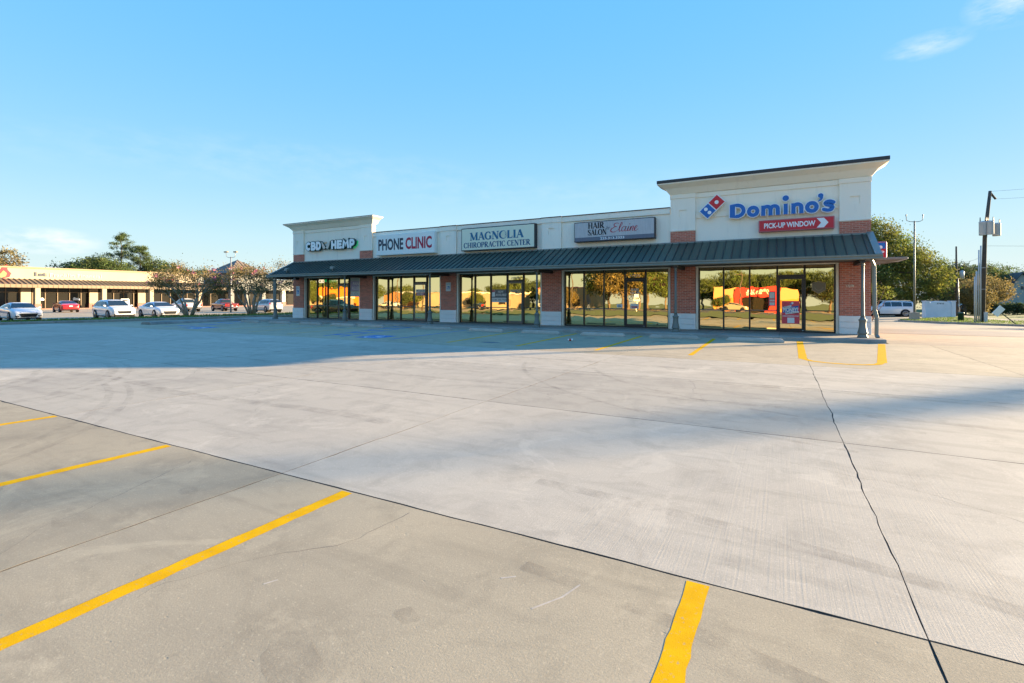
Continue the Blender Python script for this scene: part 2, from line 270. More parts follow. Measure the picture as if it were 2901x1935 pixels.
# ---------------------------------------------------------------- mesh helpers
class MB:
    """collects shapes into one mesh; a shape may carry its own material slot"""
    def __init__(s): s.v = []; s.f = []; s.m = []; s.sm = []
    def add(s, vs, fs, mi=0, smooth=False):
        o = len(s.v); s.v += [tuple(p) for p in vs]
        for f in fs: s.f.append(tuple(i + o for i in f)); s.m.append(mi); s.sm.append(smooth)
        return s
    def box(s, x0, x1, y0, y1, z0, z1, mi=0):
        return s.add([(x0, y0, z0), (x1, y0, z0), (x1, y1, z0), (x0, y1, z0), (x0, y0, z1), (x1, y0, z1), (x1, y1, z1), (x0, y1, z1)],
                     [(0, 3, 2, 1), (4, 5, 6, 7), (0, 1, 5, 4), (1, 2, 6, 5), (2, 3, 7, 6), (3, 0, 4, 7)], mi)
    def bar(s, a, b, wx, wy, mi=0):
        a = Vector(a); b = Vector(b); d = (b - a).normalized(); u = d.orthogonal().normalized(); v = d.cross(u)
        if abs(d.z) < .95: u = Vector((0, 0, 1)).cross(d).normalized(); v = d.cross(u)
        pts = [a + u * sx * wx / 2 + v * sy * wy / 2 for sx, sy in ((-1, -1), (1, -1), (1, 1), (-1, 1))] + [b + u * sx * wx / 2 + v * sy * wy / 2 for sx, sy in ((-1, -1), (1, -1), (1, 1), (-1, 1))]
        return s.add(pts, [(0, 3, 2, 1), (4, 5, 6, 7), (0, 1, 5, 4), (1, 2, 6, 5), (2, 3, 7, 6), (3, 0, 4, 7)], mi)
    def tube(s, pts, rad, n=8, mi=0, cap=True):
        pts = [Vector(p) for p in pts]; rad = rad if isinstance(rad, (list, tuple)) else [rad] * len(pts)
        vs = []; fs = []
        for i, p in enumerate(pts):
            d = (pts[min(i + 1, len(pts) - 1)] - pts[max(i - 1, 0)]).normalized()
            u = d.cross(Vector((.13, .97, .2))).normalized(); v = d.cross(u)
            for k in range(n):
                a = 2 * math.pi * k / n; vs.append(p + (u * math.cos(a) + v * math.sin(a)) * rad[i])
        for i in range(len(pts) - 1):
            for k in range(n):
                fs.append((i * n + k, i * n + (k + 1) % n, (i + 1) * n + (k + 1) % n, (i + 1) * n + k))
        if cap: fs.append(tuple(range(n))[::-1]); fs.append(tuple((len(pts) - 1) * n + k for k in range(n)))
        return s.add(vs, fs, mi, True)
    def lathe(s, prof, n=16, c=(0, 0, 0), axis='z', mi=0, flute=0):
        vs = []; fs = []
        for r, z in prof:
            for k in range(n):
                a = 2 * math.pi * k / n; rr = r * (1 - flute * (k % 2))
                x, y = rr * math.cos(a), rr * math.sin(a)
                vs.append((c[0] + x, c[1] + y, c[2] + z) if axis == 'z' else (c[0] + x, c[1] + z, c[2] + y) if axis == 'y' else (c[0] + z, c[1] + x, c[2] + y))
        for i in range(len(prof) - 1):
            for k in range(n): fs.append((i * n + k, i * n + (k + 1) % n, (i + 1) * n + (k + 1) % n, (i + 1) * n + k))
        fs.append(tuple(range(n))[::-1]); fs.append(tuple((len(prof) - 1) * n + k for k in range(n)))
        return s.add(vs, fs, mi, True)
    def prism(s, poly, y0, y1, mi=0):
        """polygon in (x, z) pushed from y0 to y1"""
        n = len(poly)
        vs = [(x, y0, z) for x, z in poly] + [(x, y1, z) for x, z in poly]
        fs = [tuple(range(n)), tuple(range(2 * n - 1, n - 1, -1))] + [(i, i + n, (i + 1) % n + n, (i + 1) % n) for i in range(n)]
        return s.add(vs, fs, mi)
    def prism_x(s, poly, x0, x1, mi=0):
        """polygon in (y, z) pushed from x0 to x1"""
        n = len(poly)
        vs = [(x0, y, z) for y, z in poly] + [(x1, y, z) for y, z in poly]
        fs = [tuple(range(n)), tuple(range(2 * n - 1, n - 1, -1))] + [(i, i + n, (i + 1) % n + n, (i + 1) % n) for i in range(n)]
        return s.add(vs, fs, mi)
    def quad(s, a, b, c, d, mi=0): return s.add([a, b, c, d], [(0, 1, 2, 3)], mi)
    def mesh(s, name, mats, off=(0, 0, 0)):
        me = bpy.data.meshes.new(name)
        ox, oy, oz = off
        me.from_pydata([(x - ox, y - oy, z - oz) for x, y, z in s.v], [], s.f)
        for x in (mats if isinstance(mats, (list, tuple)) else [mats]): me.materials.append(MATS[x] if isinstance(x, str) else x)
        me.polygons.foreach_set('material_index', s.m); me.polygons.foreach_set('use_smooth', s.sm)
        bm = bmesh.new(); bm.from_mesh(me); bmesh.ops.recalc_face_normals(bm, faces=bm.faces); bm.to_mesh(me); bm.free()
        return me
    def build(s, name, mats, parent=None, bevel=0):
        off = parent['_base'] if parent is not None and '_base' in parent else (0, 0, 0)
        o = bpy.data.objects.new(name, s.mesh(name, mats, off)); COL.objects.link(o)
        if parent is not None:
            o.parent = parent
            if '_base' in parent: o['_base'] = list(off)
        if bevel:
            b = o.modifiers.new('edge', 'BEVEL'); b.width = bevel; b.segments = 2; b.limit_method = 'ANGLE'; b.angle_limit = R_(40)
        return o
def tag(o, label=None, cat=None, group=None, kind=None):
    for k, v in (('label', label), ('category', cat), ('group', group), ('kind', kind)):
        if v: o[k] = v
    return o
def thing(name, label, cat, loc=(0, 0, 0), rz=0, group=None, world=True):
    """an Empty at the thing's base; world=True: its parts are written in place coordinates"""
    o = bpy.data.objects.new(name, None); COL.objects.link(o); o.location = loc; o.rotation_euler = (0, 0, rz); o.empty_display_size = .2
    if world: o['_base'] = list(loc)
    return tag(o, label, cat, group)
def structure(o): o['kind'] = 'structure'; return o
def place(name, mesh, parent, loc, rot=(0, 0, 0), scale=(1, 1, 1)):
    o = bpy.data.objects.new(name, mesh); COL.objects.link(o); o.location = loc; o.rotation_euler = rot; o.scale = scale; o.parent = parent; return o
def copy_tree(o, parent=None):
    c = o.copy(); COL.objects.link(c); c.parent = parent
    for ch in list(o.children): copy_tree(ch, c)
    return c

# ---------------------------------------------------------------- lettering
def text_shape(body, x0, x1, z0, z1, y, bold=.0, back=False, depth=0, shear=0):
    """built-in sans lettering fitted into a box of the sign face; returns (verts, faces)"""
    c = bpy.data.curves.new('t', 'FONT'); c.body = body; c.size = 1; c.offset = bold; c.extrude = depth; c.shear = shear; c.resolution_u = 3
    o = bpy.data.objects.new('t', c); COL.objects.link(o)
    dg = bpy.context.evaluated_depsgraph_get(); me = o.evaluated_get(dg).to_mesh()
    vs = [v.co.copy() for v in me.vertices]; fs = [tuple(p.vertices) for p in me.polygons]
    o.evaluated_get(dg).to_mesh_clear(); bpy.data.objects.remove(o); bpy.data.curves.remove(c)
    ax = min(v.x for v in vs); bx = max(v.x for v in vs); ay = min(v.y for v in vs); by = max(v.y for v in vs)
    out = []
    for v in vs:
        fx = (v.x - ax) / (bx - ax); fz = (v.y - ay) / (by - ay)
        out.append((x1 - fx * (x1 - x0) if back else x0 + fx * (x1 - x0), y - v.z, z0 + fz * (z1 - z0)))
    return out, fs
def lettering(mb, *a, mi=0, **k):
    v, f = text_shape(*a, **k); return mb.add(v, f, mi)
def arc(cx, cz, rx, rz, a0, a1, n=14): return [(cx + rx * math.cos(R_(a0 + (a1 - a0) * i / n)), cz + rz * math.sin(R_(a0 + (a1 - a0) * i / n))) for i in range(n + 1)]
def ribbon(pts, wd, y, depth=0, round_cap=False, close=False):
    """a pen stroke in the (x, z) plane at depth y, optionally a solid channel-letter stroke"""
    P = [Vector((p[0], p[1])) for p in pts]; n = len(P)
    wd = wd if isinstance(wd, (list, tuple)) else [wd] * n
    L = []; Rr = []
    for i in range(n):
        a = P[(i - 1) % n] if (close or i > 0) else P[i]; b = P[(i + 1) % n] if (close or i < n - 1) else P[i]
        d = (b - a).normalized(); nn_ = Vector((-d.y, d.x))
        k = 1.0
        if 0 < i < n - 1 or close:
            d1 = (P[i] - a).normalized(); d2 = (b - P[i]).normalized(); k = 1 / max(.6, math.sqrt(max(.01, (1 + d1.dot(d2)) / 2)))
        L.append(P[i] + nn_ * wd[i] / 2 * k); Rr.append(P[i] - nn_ * wd[i] / 2 * k)
    if round_cap and not close:
        d = (P[-1] - P[-2]).normalized(); nn_ = Vector((-d.y, d.x)); r = wd[-1] / 2
        capE = [P[-1] + nn_ * r * math.cos(R_(t)) + d * r * math.sin(R_(t)) for t in (30, 60, 90, 120, 150)]
        d = (P[0] - P[1]).normalized(); nn_ = Vector((-d.y, d.x)); r = wd[0] / 2
        capS = [P[0] + nn_ * r * math.cos(R_(t)) + d * r * math.sin(R_(t)) for t in (30, 60, 90, 120, 150)]
    else: capE = capS = []
    vs = []; fs = []
    m = n if close else n - 1
    fv = [(p.x, y, p.y) for p in L] + [(p.x, y, p.y) for p in Rr]
    vs += fv
    for i in range(m): j = (i + 1) % n; fs.append((i, j, n + j, n + i))
    outl = []
    for cap, i in ((capE, n - 1), (capS, 0)):
        if cap:
            o = len(vs); vs += [(p.x, y, p.y) for p in cap]
            fs.append(((i, ) + tuple(o + k for k in range(5)) + (n + i, )) if i else ((n + i, ) + tuple(o + k for k in range(5)) + (i, )))
    if depth:
        N0 = len(vs); vs += [(x, y + depth, z) for x, _, z in vs]
        loopL = list(range(n)); loopR = list(range(n, 2 * n))
        if close:
            for lp in (loopL, loopR):
                for i in range(n): a, b = lp[i], lp[(i + 1) % n]; fs.append((a, b, b + N0, a + N0))
        else:
            oE = 2 * n; oS = 2 * n + (5 if capE else 0)
            loop = loopL + ([oE + k for k in range(5)] if capE else []) + loopR[::-1] + ([oS + k for k in range(5)] if capS else [])
            for i in range(len(loop)): a, b = loop[i], loop[(i + 1) % len(loop)]; fs.append((a, b, b + N0, a + N0))
    return vs, fs
def bow(cx, cz, rx, rz, a0, a1, T, t, n=16):
    pts = arc(cx, cz, rx, rz, a0, a1, n); wd = [t + (T - t) * abs(math.cos(R_(a0 + (a1 - a0) * i / n))) ** 1.3 for i in range(n + 1)]
    return (pts, wd)
def smooth(pts, n=4):
    # rounded curve through the pen points
    P = [Vector((*p, 0)[:3]) if not isinstance(p, Vector) else p for p in pts]; out = []
    for i in range(len(P) - 1):
        a, b, c, d = P[max(i - 1, 0)], P[i], P[i + 1], P[min(i + 2, len(P) - 1)]
        for k in range(n):
            t = k / n; q = .5 * ((2 * b) + (c - a) * t + (2 * a - 5 * b + 4 * c - d) * t * t + (3 * b - a - 3 * c + d) * t ** 3); out.append((q.x, q.y))
    return out + [(P[-1].x, P[-1].y)]
def lerp_widths(w, n=4): return [w[i] + (w[i + 1] - w[i]) * k / n for i in range(len(w) - 1) for k in range(n)] + [w[-1]]
T_, t_ = .155, .055
SERIF = {   # glyph: (advance, strokes [(points, widths)], serif feet [(x, z)])
 'A': (.80, [([(.10, 0), (.40, 1)], t_), ([(.38, 1), (.70, 0)], T_), ([(.20, .34), (.58, .34)], t_)], [(.10, 0), (.70, 0)]),
 'C': (.80, [bow(.44, .5, .34, .48, 50, 310, T_, t_), ([(.66, .68), (.66, .95)], t_), ([(.66, .05), (.66, .30)], t_)], []),
 'E': (.68, [([(.17, 0), (.17, 1)], T_), ([(.05, .97), (.60, .97)], t_), ([(.17, .52), (.46, .52)], t_), ([(.05, .03), (.62, .03)], t_), ([(.59, .76), (.59, .97)], t_), ([(.61, .03), (.61, .27)], t_), ([(.45, .42), (.45, .62)], t_)], []),
 'G': (.86, [bow(.44, .5, .34, .48, 50, 330, T_, t_), ([(.66, .68), (.66, .95)], t_), ([(.69, .06), (.69, .44)], T_), ([(.55, .45), (.82, .45)], t_)], []),
 'H': (.88, [([(.18, 0), (.18, 1)], T_), ([(.70, 0), (.70, 1)], T_), ([(.2, .5), (.7, .5)], t_)], [(.18, 0), (.18, 1), (.70, 0), (.70, 1)]),
 'I': (.40, [([(.2, 0), (.2, 1)], T_)], [(.2, 0), (.2, 1)]),
 'L': (.68, [([(.18, 0), (.18, 1)], T_), ([(.05, .03), (.62, .03)], t_), ([(.61, .03), (.61, .28)], t_)], [(.18, 1)]),
 'M': (1.02, [([(.15, 0), (.15, 1)], t_), ([(.16, 1), (.50, .04)], T_), ([(.50, .04), (.82, 1)], t_), ([(.84, 0), (.84, 1)], T_)], [(.15, 0), (.84, 0), (.12, 1), (.88, 1)]),
 'N': (.88, [([(.15, 0), (.15, 1)], t_), ([(.17, 1), (.71, 0)], T_), ([(.72, 0), (.72, 1)], t_)], [(.15, 0), (.12, 1), (.72, 1)]),
 'O': (.90, [bow(.45, .5, .36, .48, 0, 360, T_, t_, 24)], []),
 'P': (.72, [([(.18, 0), (.18, 1)], T_), bow(.34, .73, .27, .25, 90, -90, T_, t_), ([(.05, .975), (.36, .975)], t_), ([(.2, .48), (.36, .48)], t_)], [(.18, 0)]),
 'R': (.84, [([(.18, 0), (.18, 1)], T_), bow(.34, .75, .25, .23, 90, -90, T_, t_), ([(.05, .975), (.36, .975)], t_), ([(.2, .52), (.36, .52)], t_), ([(.36, .52), (.70, 0)], T_)], [(.18, 0), (.74, 0)]),
 'S': (.64, [([(.53, .80), (.44, .95), (.30, .975), (.15, .90), (.12, .75), (.20, .60), (.36, .50), (.50, .38), (.54, .24), (.46, .08), (.30, .025), (.16, .06), (.09, .22)], [t_, t_, t_, .09, .13, T_, T_, T_, .13, .09, t_, t_, t_]), ([(.54, .74), (.54, .97)], t_), ([(.08, .03), (.08, .28)], t_)], []),
 'T': (.74, [([(.37, 0), (.37, 1)], T_), ([(.05, .97), (.69, .97)], t_), ([(.06, .74), (.06, .97)], t_), ([(.68, .74), (.68, .97)], t_)], [(.37, 0)]),
 ' ': (.34, [], [])}
def serif_text(mb, body, x0, x1, z0, z1, y, mi=0, fat=1.0):
    tot = sum(SERIF[c][0] for c in body); sx = (x1 - x0) / tot; sz = z1 - z0; x = 0; k = 0
    for c in body:
        adv, st, feet = SERIF[c]
        st = st + [([(fx_ - .13, .025 if fz < .5 else .975), (fx_ + .13, .025 if fz < .5 else .975)], .05) for fx_, fz in feet]
        for pts, wd in st:
            k += 1
            q = [((x + a) * sx + x0, b * sz + z0) for a, b in pts]
            s = (sx * .6 + sz * .4) * fat
            wd2 = [v * s for v in wd] if isinstance(wd, (list, tuple)) else wd * s
            v, f = ribbon(q, wd2, y - .0004 * (k % 7)); mb.add(v, f, mi)
        x += adv

# ---------------------------------------------------------------- terrain
def cl(t): return max(0., min(1., t))
def sm(t): t = cl(t); return t * t * (3 - 2 * t)
def zg(x, y):
    return -.4 * sm((-38 - x) / 8) - .95 * cl((y - 22) / 36) * cl((x + 20) / 20)
def patch(name, x0, x1, y0, y1, nx, ny, dz, mt, parent=None, skip=None):
    b = MB(); vs = []
    for j in range(ny + 1):
        for i in range(nx + 1):
            x = x0 + (x1 - x0) * i / nx; y = y0 + (y1 - y0) * j / ny; vs.append((x, y, zg(x, y) + dz))
    fs = [(j * (nx + 1) + i, j * (nx + 1) + i + 1, (j + 1) * (nx + 1) + i + 1, (j + 1) * (nx + 1) + i) for j in range(ny) for i in range(nx)]
    b.add(vs, fs, 0, True)
    return structure(b.build(name, mt, parent)) if parent is None else b.build(name, mt, parent)
# the wide ground sheet, finer near the lot
gx = [-2500, -900, -400, -200, -120] + [-110 + 4 * i for i in range(56)] + [130, 200, 400, 900, 2500]
gy = [-2500, -900, -400, -200, -120] + [-100 + 4 * i for i in range(56)] + [140, 200, 400, 900, 2500]
b = MB(); vs = [(x, y, zg(x, y) - .12) for y in gy for x in gx]; n = len(gx)
b.add(vs, [(j * n + i, j * n + i + 1, (j + 1) * n + i + 1, (j + 1) * n + i) for j in range(len(gy) - 1) for i in range(n - 1)], 0, True)
structure(b.build('ground', 'grass'))
# ---------------------------------------------------------------- parking lot: slabs laid over a dirt bed
lot = structure(MB().box(-36.4, 34, -4.0, 19.28, -.10, -.009).build('parking_lot', 'joint_dirt'))
def slab_mesh(x0, x1, y0, y1, gap, rough, seed):
    r = random.Random(seed); pts = []
    gl, gr, gb, gt = gap
    X0, X1, Y0, Y1 = x0 + gl, x1 - gr, y0 + gb, y1 - gt
    def edge(a, b):
        L = math.hypot(b[0] - a[0], b[1] - a[1]); k = max(2, int(L / (.13 if rough else 1.2)))
        nx, ny = -(b[1] - a[1]) / L, (b[0] - a[0]) / L
        e = []
        wob = 0
        for i in range(k):
            t = i / k; wob = .82 * wob + r.gauss(0, .0007); j = abs(r.gauss(0, .0016)) + (r.uniform(.003, .010) if r.random() < .06 else 0)
            j = (j + wob) if (i and rough) else 0
            qx, qy = a[0] + (b[0] - a[0]) * t + nx * j, a[1] + (b[1] - a[1]) * t + ny * j
            if rough:      # the joint itself wanders, the same for both slabs that share it
                vert = abs(b[0] - a[0]) < abs(b[1] - a[1]); ln = round(((a[0] if vert else a[1]) * 2) / 1.0) / 2; s_ = qy if vert else qx
                wd_ = (.0075 if vert else .0028) * math.sin(math.pi * t) * (math.sin(s_ * 3.1 + ln * 7) + .7 * math.sin(s_ * 7.7 + ln * 3) + .5 * math.sin(s_ * 19 + ln) + .35 * math.sin(s_ * 43))
                qx, qy = (qx + wd_, qy) if vert else (qx, qy + wd_)
            e.append((qx, qy))
        return e
    pts = edge((X0, Y0), (X1, Y0)) + edge((X1, Y0), (X1, Y1)) + edge((X1, Y1), (X0, Y1)) + edge((X0, Y1), (X0, Y0))
    n = len(pts); cx_, cy_ = (x0 + x1) / 2, (y0 + y1) / 2
    q = pts
    b = MB(); b.add([(x, y, 0) for x, y in q], [tuple(range(n))]); b.add([(x, y, 0) for x, y in pts] + [(x, y, -.05) for x, y in pts],
          [(i, (i + 1) % n, n + (i + 1) % n, n + i) for i in range(n)], 1)
    return b
XJ = [-36.3] + [.55 + 4.17 * k for k in range(-8, 9)]
ROWS = [(-4.0, 2.68, 'concrete_stall', .0042, .0062), (2.68, 5.92, 'concrete_lane', .0025, .0042), (5.92, 9.18, 'concrete_lane', .0028, .0038), (9.18, 12.26, 'concrete_lane', .003, .004), (12.26, 19.27, 'concrete_tan', .003, .003)]
for ri, (y0, y1, mt, gx_, gtop) in enumerate(ROWS):
    gbot = ROWS[ri - 1][4] if ri else 0
    xs = list(XJ)
    if ri == 4: xs = [x for x in XJ if x < 0] + [.55] + [x - .75 for x in XJ if x > 1]
    for i in range(len(xs) - 1):
        near = (y0 < 6 and -13 < xs[i] < 5) or (-5 < xs[i] < 4 and y0 < 13)
        g1 = g2 = gx_
        if ri in (1, 2, 3) and abs(xs[i] - .55) < .1: g1 = .0022
        if ri in (1, 2, 3) and abs(xs[i + 1] - .55) < .1: g2 = .0022
        slab_mesh(xs[i], xs[i + 1], y0, y1, (g1, g2, gbot, gtop), near, ri * 100 + i).build('slab', [mt, 'joint_dirt'], lot)
# painted lines lie 4 mm over the slabs
def stripe(x0, y0, x1, y1, wd, mt, z=.0012, ragged=.003):
    d = Vector((x1 - x0, y1 - y0)); L = d.length; d.normalize(); nx, ny = -d.y, d.x; k = max(3, int(L / .07)); r = random.Random(int(x0 * 100 + y0 * 7))
    vs = []
    for i in range(k + 1):
        t = i / k
        for s in (-1, 1):
            j = s * (wd / 2 + r.gauss(0, ragged)); vs.append((x0 + d.x * L * t + nx * j, y0 + d.y * L * t + ny * j, z))
    b = MB(); b.add(vs, [(2 * i, 2 * i + 2, 2 * i + 3, 2 * i + 1) for i in range(k)]); return b.build('painted_line', mt, lot)
for x0, x1 in ((-.37, -.40), (-2.84, -2.91), (-5.27, -5.50), (-7.79, -8.05), (-10.3, -10.6), (-12.8, -13.1), (2.1, 2.07), (4.6, 4.55), (7.1, 7.05)):
    stripe(x0, 2.655, x1, -3.2, .105, 'paint_yellow')
for i, (x0, x1) in enumerate(((-2.0, -2.06), (-4.48, -4.60), (-6.95, -7.22), (-9.48, -9.92), (-17.3, -17.9), (-19.7, -20.4), (-22.2, -22.9))):
    stripe(x0, 13.06, x1, 18.75, .12, 'paint_yellow' if i < 4 else 'paint_yellow_worn')
# no-parking box by the corner column
stripe(.55, 19.0, .46, 13.6, .18, 'paint_yellow'); stripe(2.76, 19.05, 1.98, 13.6, .18, 'paint_yellow')
pts = [(.46, 13.62), (.62, 13.2), (.9, 13.0), (1.3, 12.92), (1.62, 13.0), (1.85, 13.2), (1.98, 13.62)]
for k in range(6): stripe(*pts[k], *pts[k + 1], .14, 'paint_yellow', z=.0016 + .0004 * k)
# blue accessible bays
for a in ((-11.94, 13.15, -12.3, 18.4), (-15.21, 13.07, -17.0, 19.1), (-14.38, 13.11, -15.9, 19.1), (-26.9, 13.3, -29.6, 18.9), (-25.4, 13.2, -28.1, 18.9)): stripe(*a, .10, 'paint_blue')
for y in (13.7, 14.9, 16.2, 17.6, 18.7):
    t = (y - 13.1) / 6; stripe(-15.21 - 1.78 * t, y, -14.38 - 1.52 * t, y + .12, .24, 'paint_blue', z=.0025)
for y in (14.2, 15.6, 17.0, 18.4):
    t = (y - 13.3) / 5.6; stripe(-26.9 - 2.7 * t, y, -25.4 - 2.7 * t, y + .15, .26, 'paint_blue', z=.0025)
def access_symbol(cx_, cy_, s):
    b = MB(); b.add([(cx_ - .55 * s, cy_ - .6 * s, .0012), (cx_ + .55 * s, cy_ - .6 * s, .0012), (cx_ + .45 * s, cy_ + .6 * s, .0012), (cx_ - .65 * s, cy_ + .6 * s, .0012)], [(0, 1, 2, 3)], 0)
    q = [(c[0] * .32 * s + cx_ - .04 * s, c[1] * .36 * s + cy_ - .12 * s) for c in arc(0, 0, 1, 1, 110, 400, 18)]
    v, f = ribbon(q, .07 * s, 0); b.add([(x, z, .0022) for x, _, z in v], f, 1)
    v, f = ribbon([(cx_ - .1 * s, cy_ + .34 * s), (cx_ - .06 * s, cy_), (cx_ + .2 * s, cy_ - .02 * s), (cx_ + .3 * s, cy_ - .34 * s)], .08 * s, 0); b.add([(x, z, .0032) for x, _, z in v], f, 1)
    v, f = ribbon([(cx_ - .12 * s, cy_ + .44 * s), (cx_ - .10 * s, cy_ + .54 * s)], .11 * s, 0); b.add([(x, z, .0027) for x, _, z in v], f, 1)
    return b.build('painted_symbol', ['paint_blue', 'paint_white'], lot)
access_symbol(-13.15, 13.75, 1.0); access_symbol(-24.4, 13.8, 1.0)
# dark curved tyre scuffs, pale scrapes
m = bpy.data.materials.new('tyre_scuff'); m.use_nodes = True; MATS['tyre_scuff'] = m
t_n = m.node_tree; p_n = t_n.nodes['Principled BSDF']; p_n.inputs['Base Color'].default_value = (.12, .10, .085, 1); p_n.inputs['Roughness'].default_value = .9
tr_n = t_n.nodes.new('ShaderNodeBsdfTransparent'); mx_n = t_n.nodes.new('ShaderNodeMixShader'); nz_n = t_n.nodes.new('ShaderNodeTexNoise'); g_n = t_n.nodes.new('ShaderNodeNewGeometry'); r_n = t_n.nodes.new('ShaderNodeMapRange')
nz_n.inputs['Scale'].default_value = 3.5; nz_n.inputs['Detail'].default_value = 8; nz_n.inputs['Roughness'].default_value = .75; r_n.inputs['From Min'].default_value = .42; r_n.inputs['From Max'].default_value = .75; r_n.inputs['To Max'].default_value = .24
t_n.links.new(g_n.outputs['Position'], nz_n.inputs['Vector']); t_n.links.new(nz_n.outputs['Fac'], r_n.inputs['Value']); t_n.links.new(r_n.outputs[0], mx_n.inputs[0]); t_n.links.new(tr_n.outputs[0], mx_n.inputs[1]); t_n.links.new(p_n.outputs[0], mx_n.inputs[2]); t_n.links.new(mx_n.outputs[0], t_n.nodes['Material Output'].inputs['Surface'])
mat('scrape', (.55, .46, .35), .9, var=.6, vscale=20)
def ground_ribbon(name, pts, wd, mt, z):
    v, f = ribbon(pts, wd, 0); MB().add([(x, y, z) for x, _, y in v], f).build(name, mt, lot)
rs_ = random.Random(44)
for k, (cx_, cy_, rx, a0, a1) in enumerate(((-14.5, 1.0, 4.2, 20, 70), (-14.5, 1.0, 4.5, 15, 62), (-14.5, 1.0, 5.6, 22, 75), (-14.5, 1.0, 5.9, 25, 78), (-12.0, -1.0, 6.6, 30, 72), (-12.0, -1.0, 6.9, 28, 70), (2.2, 11.5, 6.0, 200, 262), (2.2, 11.5, 7.5, 195, 258), (-2, -3.5, 7.4, 40, 84), (-2, -3.5, 8.8, 42, 88), (-20, 14, 9, 285, 340), (-20, 14, 10.6, 285, 340), (3.5, -2.5, 4.6, 95, 150), (3.5, -2.5, 6.0, 100, 150))):
    ground_ribbon('tyre_mark', arc(cx_, cy_, rx, rx * .8, a0, a1, 18), rs_.uniform(.08, .17), 'tyre_scuff', .0006 + .00003 * k)
for k, (y, x0, x1) in enumerate(((4.3, -12, -4), (7.3, -16, 5), (8.9, -10, 5), (10.6, -18, 4))):
    ground_ribbon('tyre_mark', [(x0 + (x1 - x0) * i / 10, y + .12 * math.sin(i * .9 + k)) for i in range(11)], rs_.uniform(.12, .24), 'tyre_scuff', .0011 + .00003 * k)
for k, q in enumerate((((-1.02, 2.07), (-.93, 2.22), (-.89, 2.36)), ((-1.27, 2.22), (-1.21, 2.27)), ((-2.3, 1.6), (-2.27, 1.66)), ((.2, 2.05), (.26, 2.2)))): ground_ribbon('scrape_mark', list(q), .011, 'scrape', .0008)
rc_ = random.Random(77)
for k, (x, y, an, L_) in enumerate(((.55, 2.3, -80, 1.5), (-2.2, 2.6, -100, 1.6), (-4.6, 2.5, -70, 1.8), (1.9, 4.2, 160, 2.4), (-6.4, 5.8, -60, 2.2), (-10.5, 5.9, -40, 2.6), (-1.4, 9.1, -75, 2.2), (-9, 2.6, -95, 2.5), (-12.6, 9.1, -80, 2.6))):
    q = [(x, y)]; a_ = R_(an)
    for i in range(int(L_ / .07)):
        a_ += rc_.gauss(0, .28); a_ += (R_(an) - a_) * .25; q.append((q[-1][0] + .07 * math.cos(a_), q[-1][1] + .07 * math.sin(a_)))
    ground_ribbon('crack', q, [max(.0012, .0042 * (1 - i / len(q)) * rc_.uniform(.5, 1.2)) for i in range(len(q))], 'joint_dirt', .0007)
for k, (x, y, r_) in enumerate(((-1.7, 1.3, .16), (-1.55, .9, .10), (-4.1, 1.5, .20), (-4.3, .7, .14), (-6.6, 1.6, .18), (.9, 1.9, .12), (-1.5, 1.75, .07), (-3.9, 2.1, .09), (-9.1, 1.2, .2), (-5.9, 15.6, .3), (-.8, 16.2, .3), (-10.9, 15.5, .3), (-3.4, 15.0, .25), (-8.4, 16.4, .25))):
    ground_ribbon('oil_stain', [(x - r_, y), (x - r_ * .4, y + r_ * .2), (x + r_ * .4, y - r_ * .1), (x + r_, y + r_ * .15)], [r_ * .4, r_ * 1.3, r_ * 1.2, r_ * .3], 'tyre_scuff', .0009)
# oil spots where cars stand
mat('oil_spot', (.16, .155, .15), .7, var=.5, vscale=4)
for x, y, rx, ry in ((-3.2, 16.6, .42, .16), (-8.2, 13.7, .34, .22), (-11.2, 17.0, .3, .12), (-6.0, 16.9, .26, .1), (-18.6, 17.0, .3, .14)):
    r = random.Random(int(x * 9)); n = 22
    MB().add([(x + rx * math.cos(2 * math.pi * k / n) * r.uniform(.7, 1.15), y + ry * math.sin(2 * math.pi * k / n) * r.uniform(.7, 1.15), .0014) for k in range(n)], [tuple(range(n))]).build('oil_stain', 'oil_spot', lot)

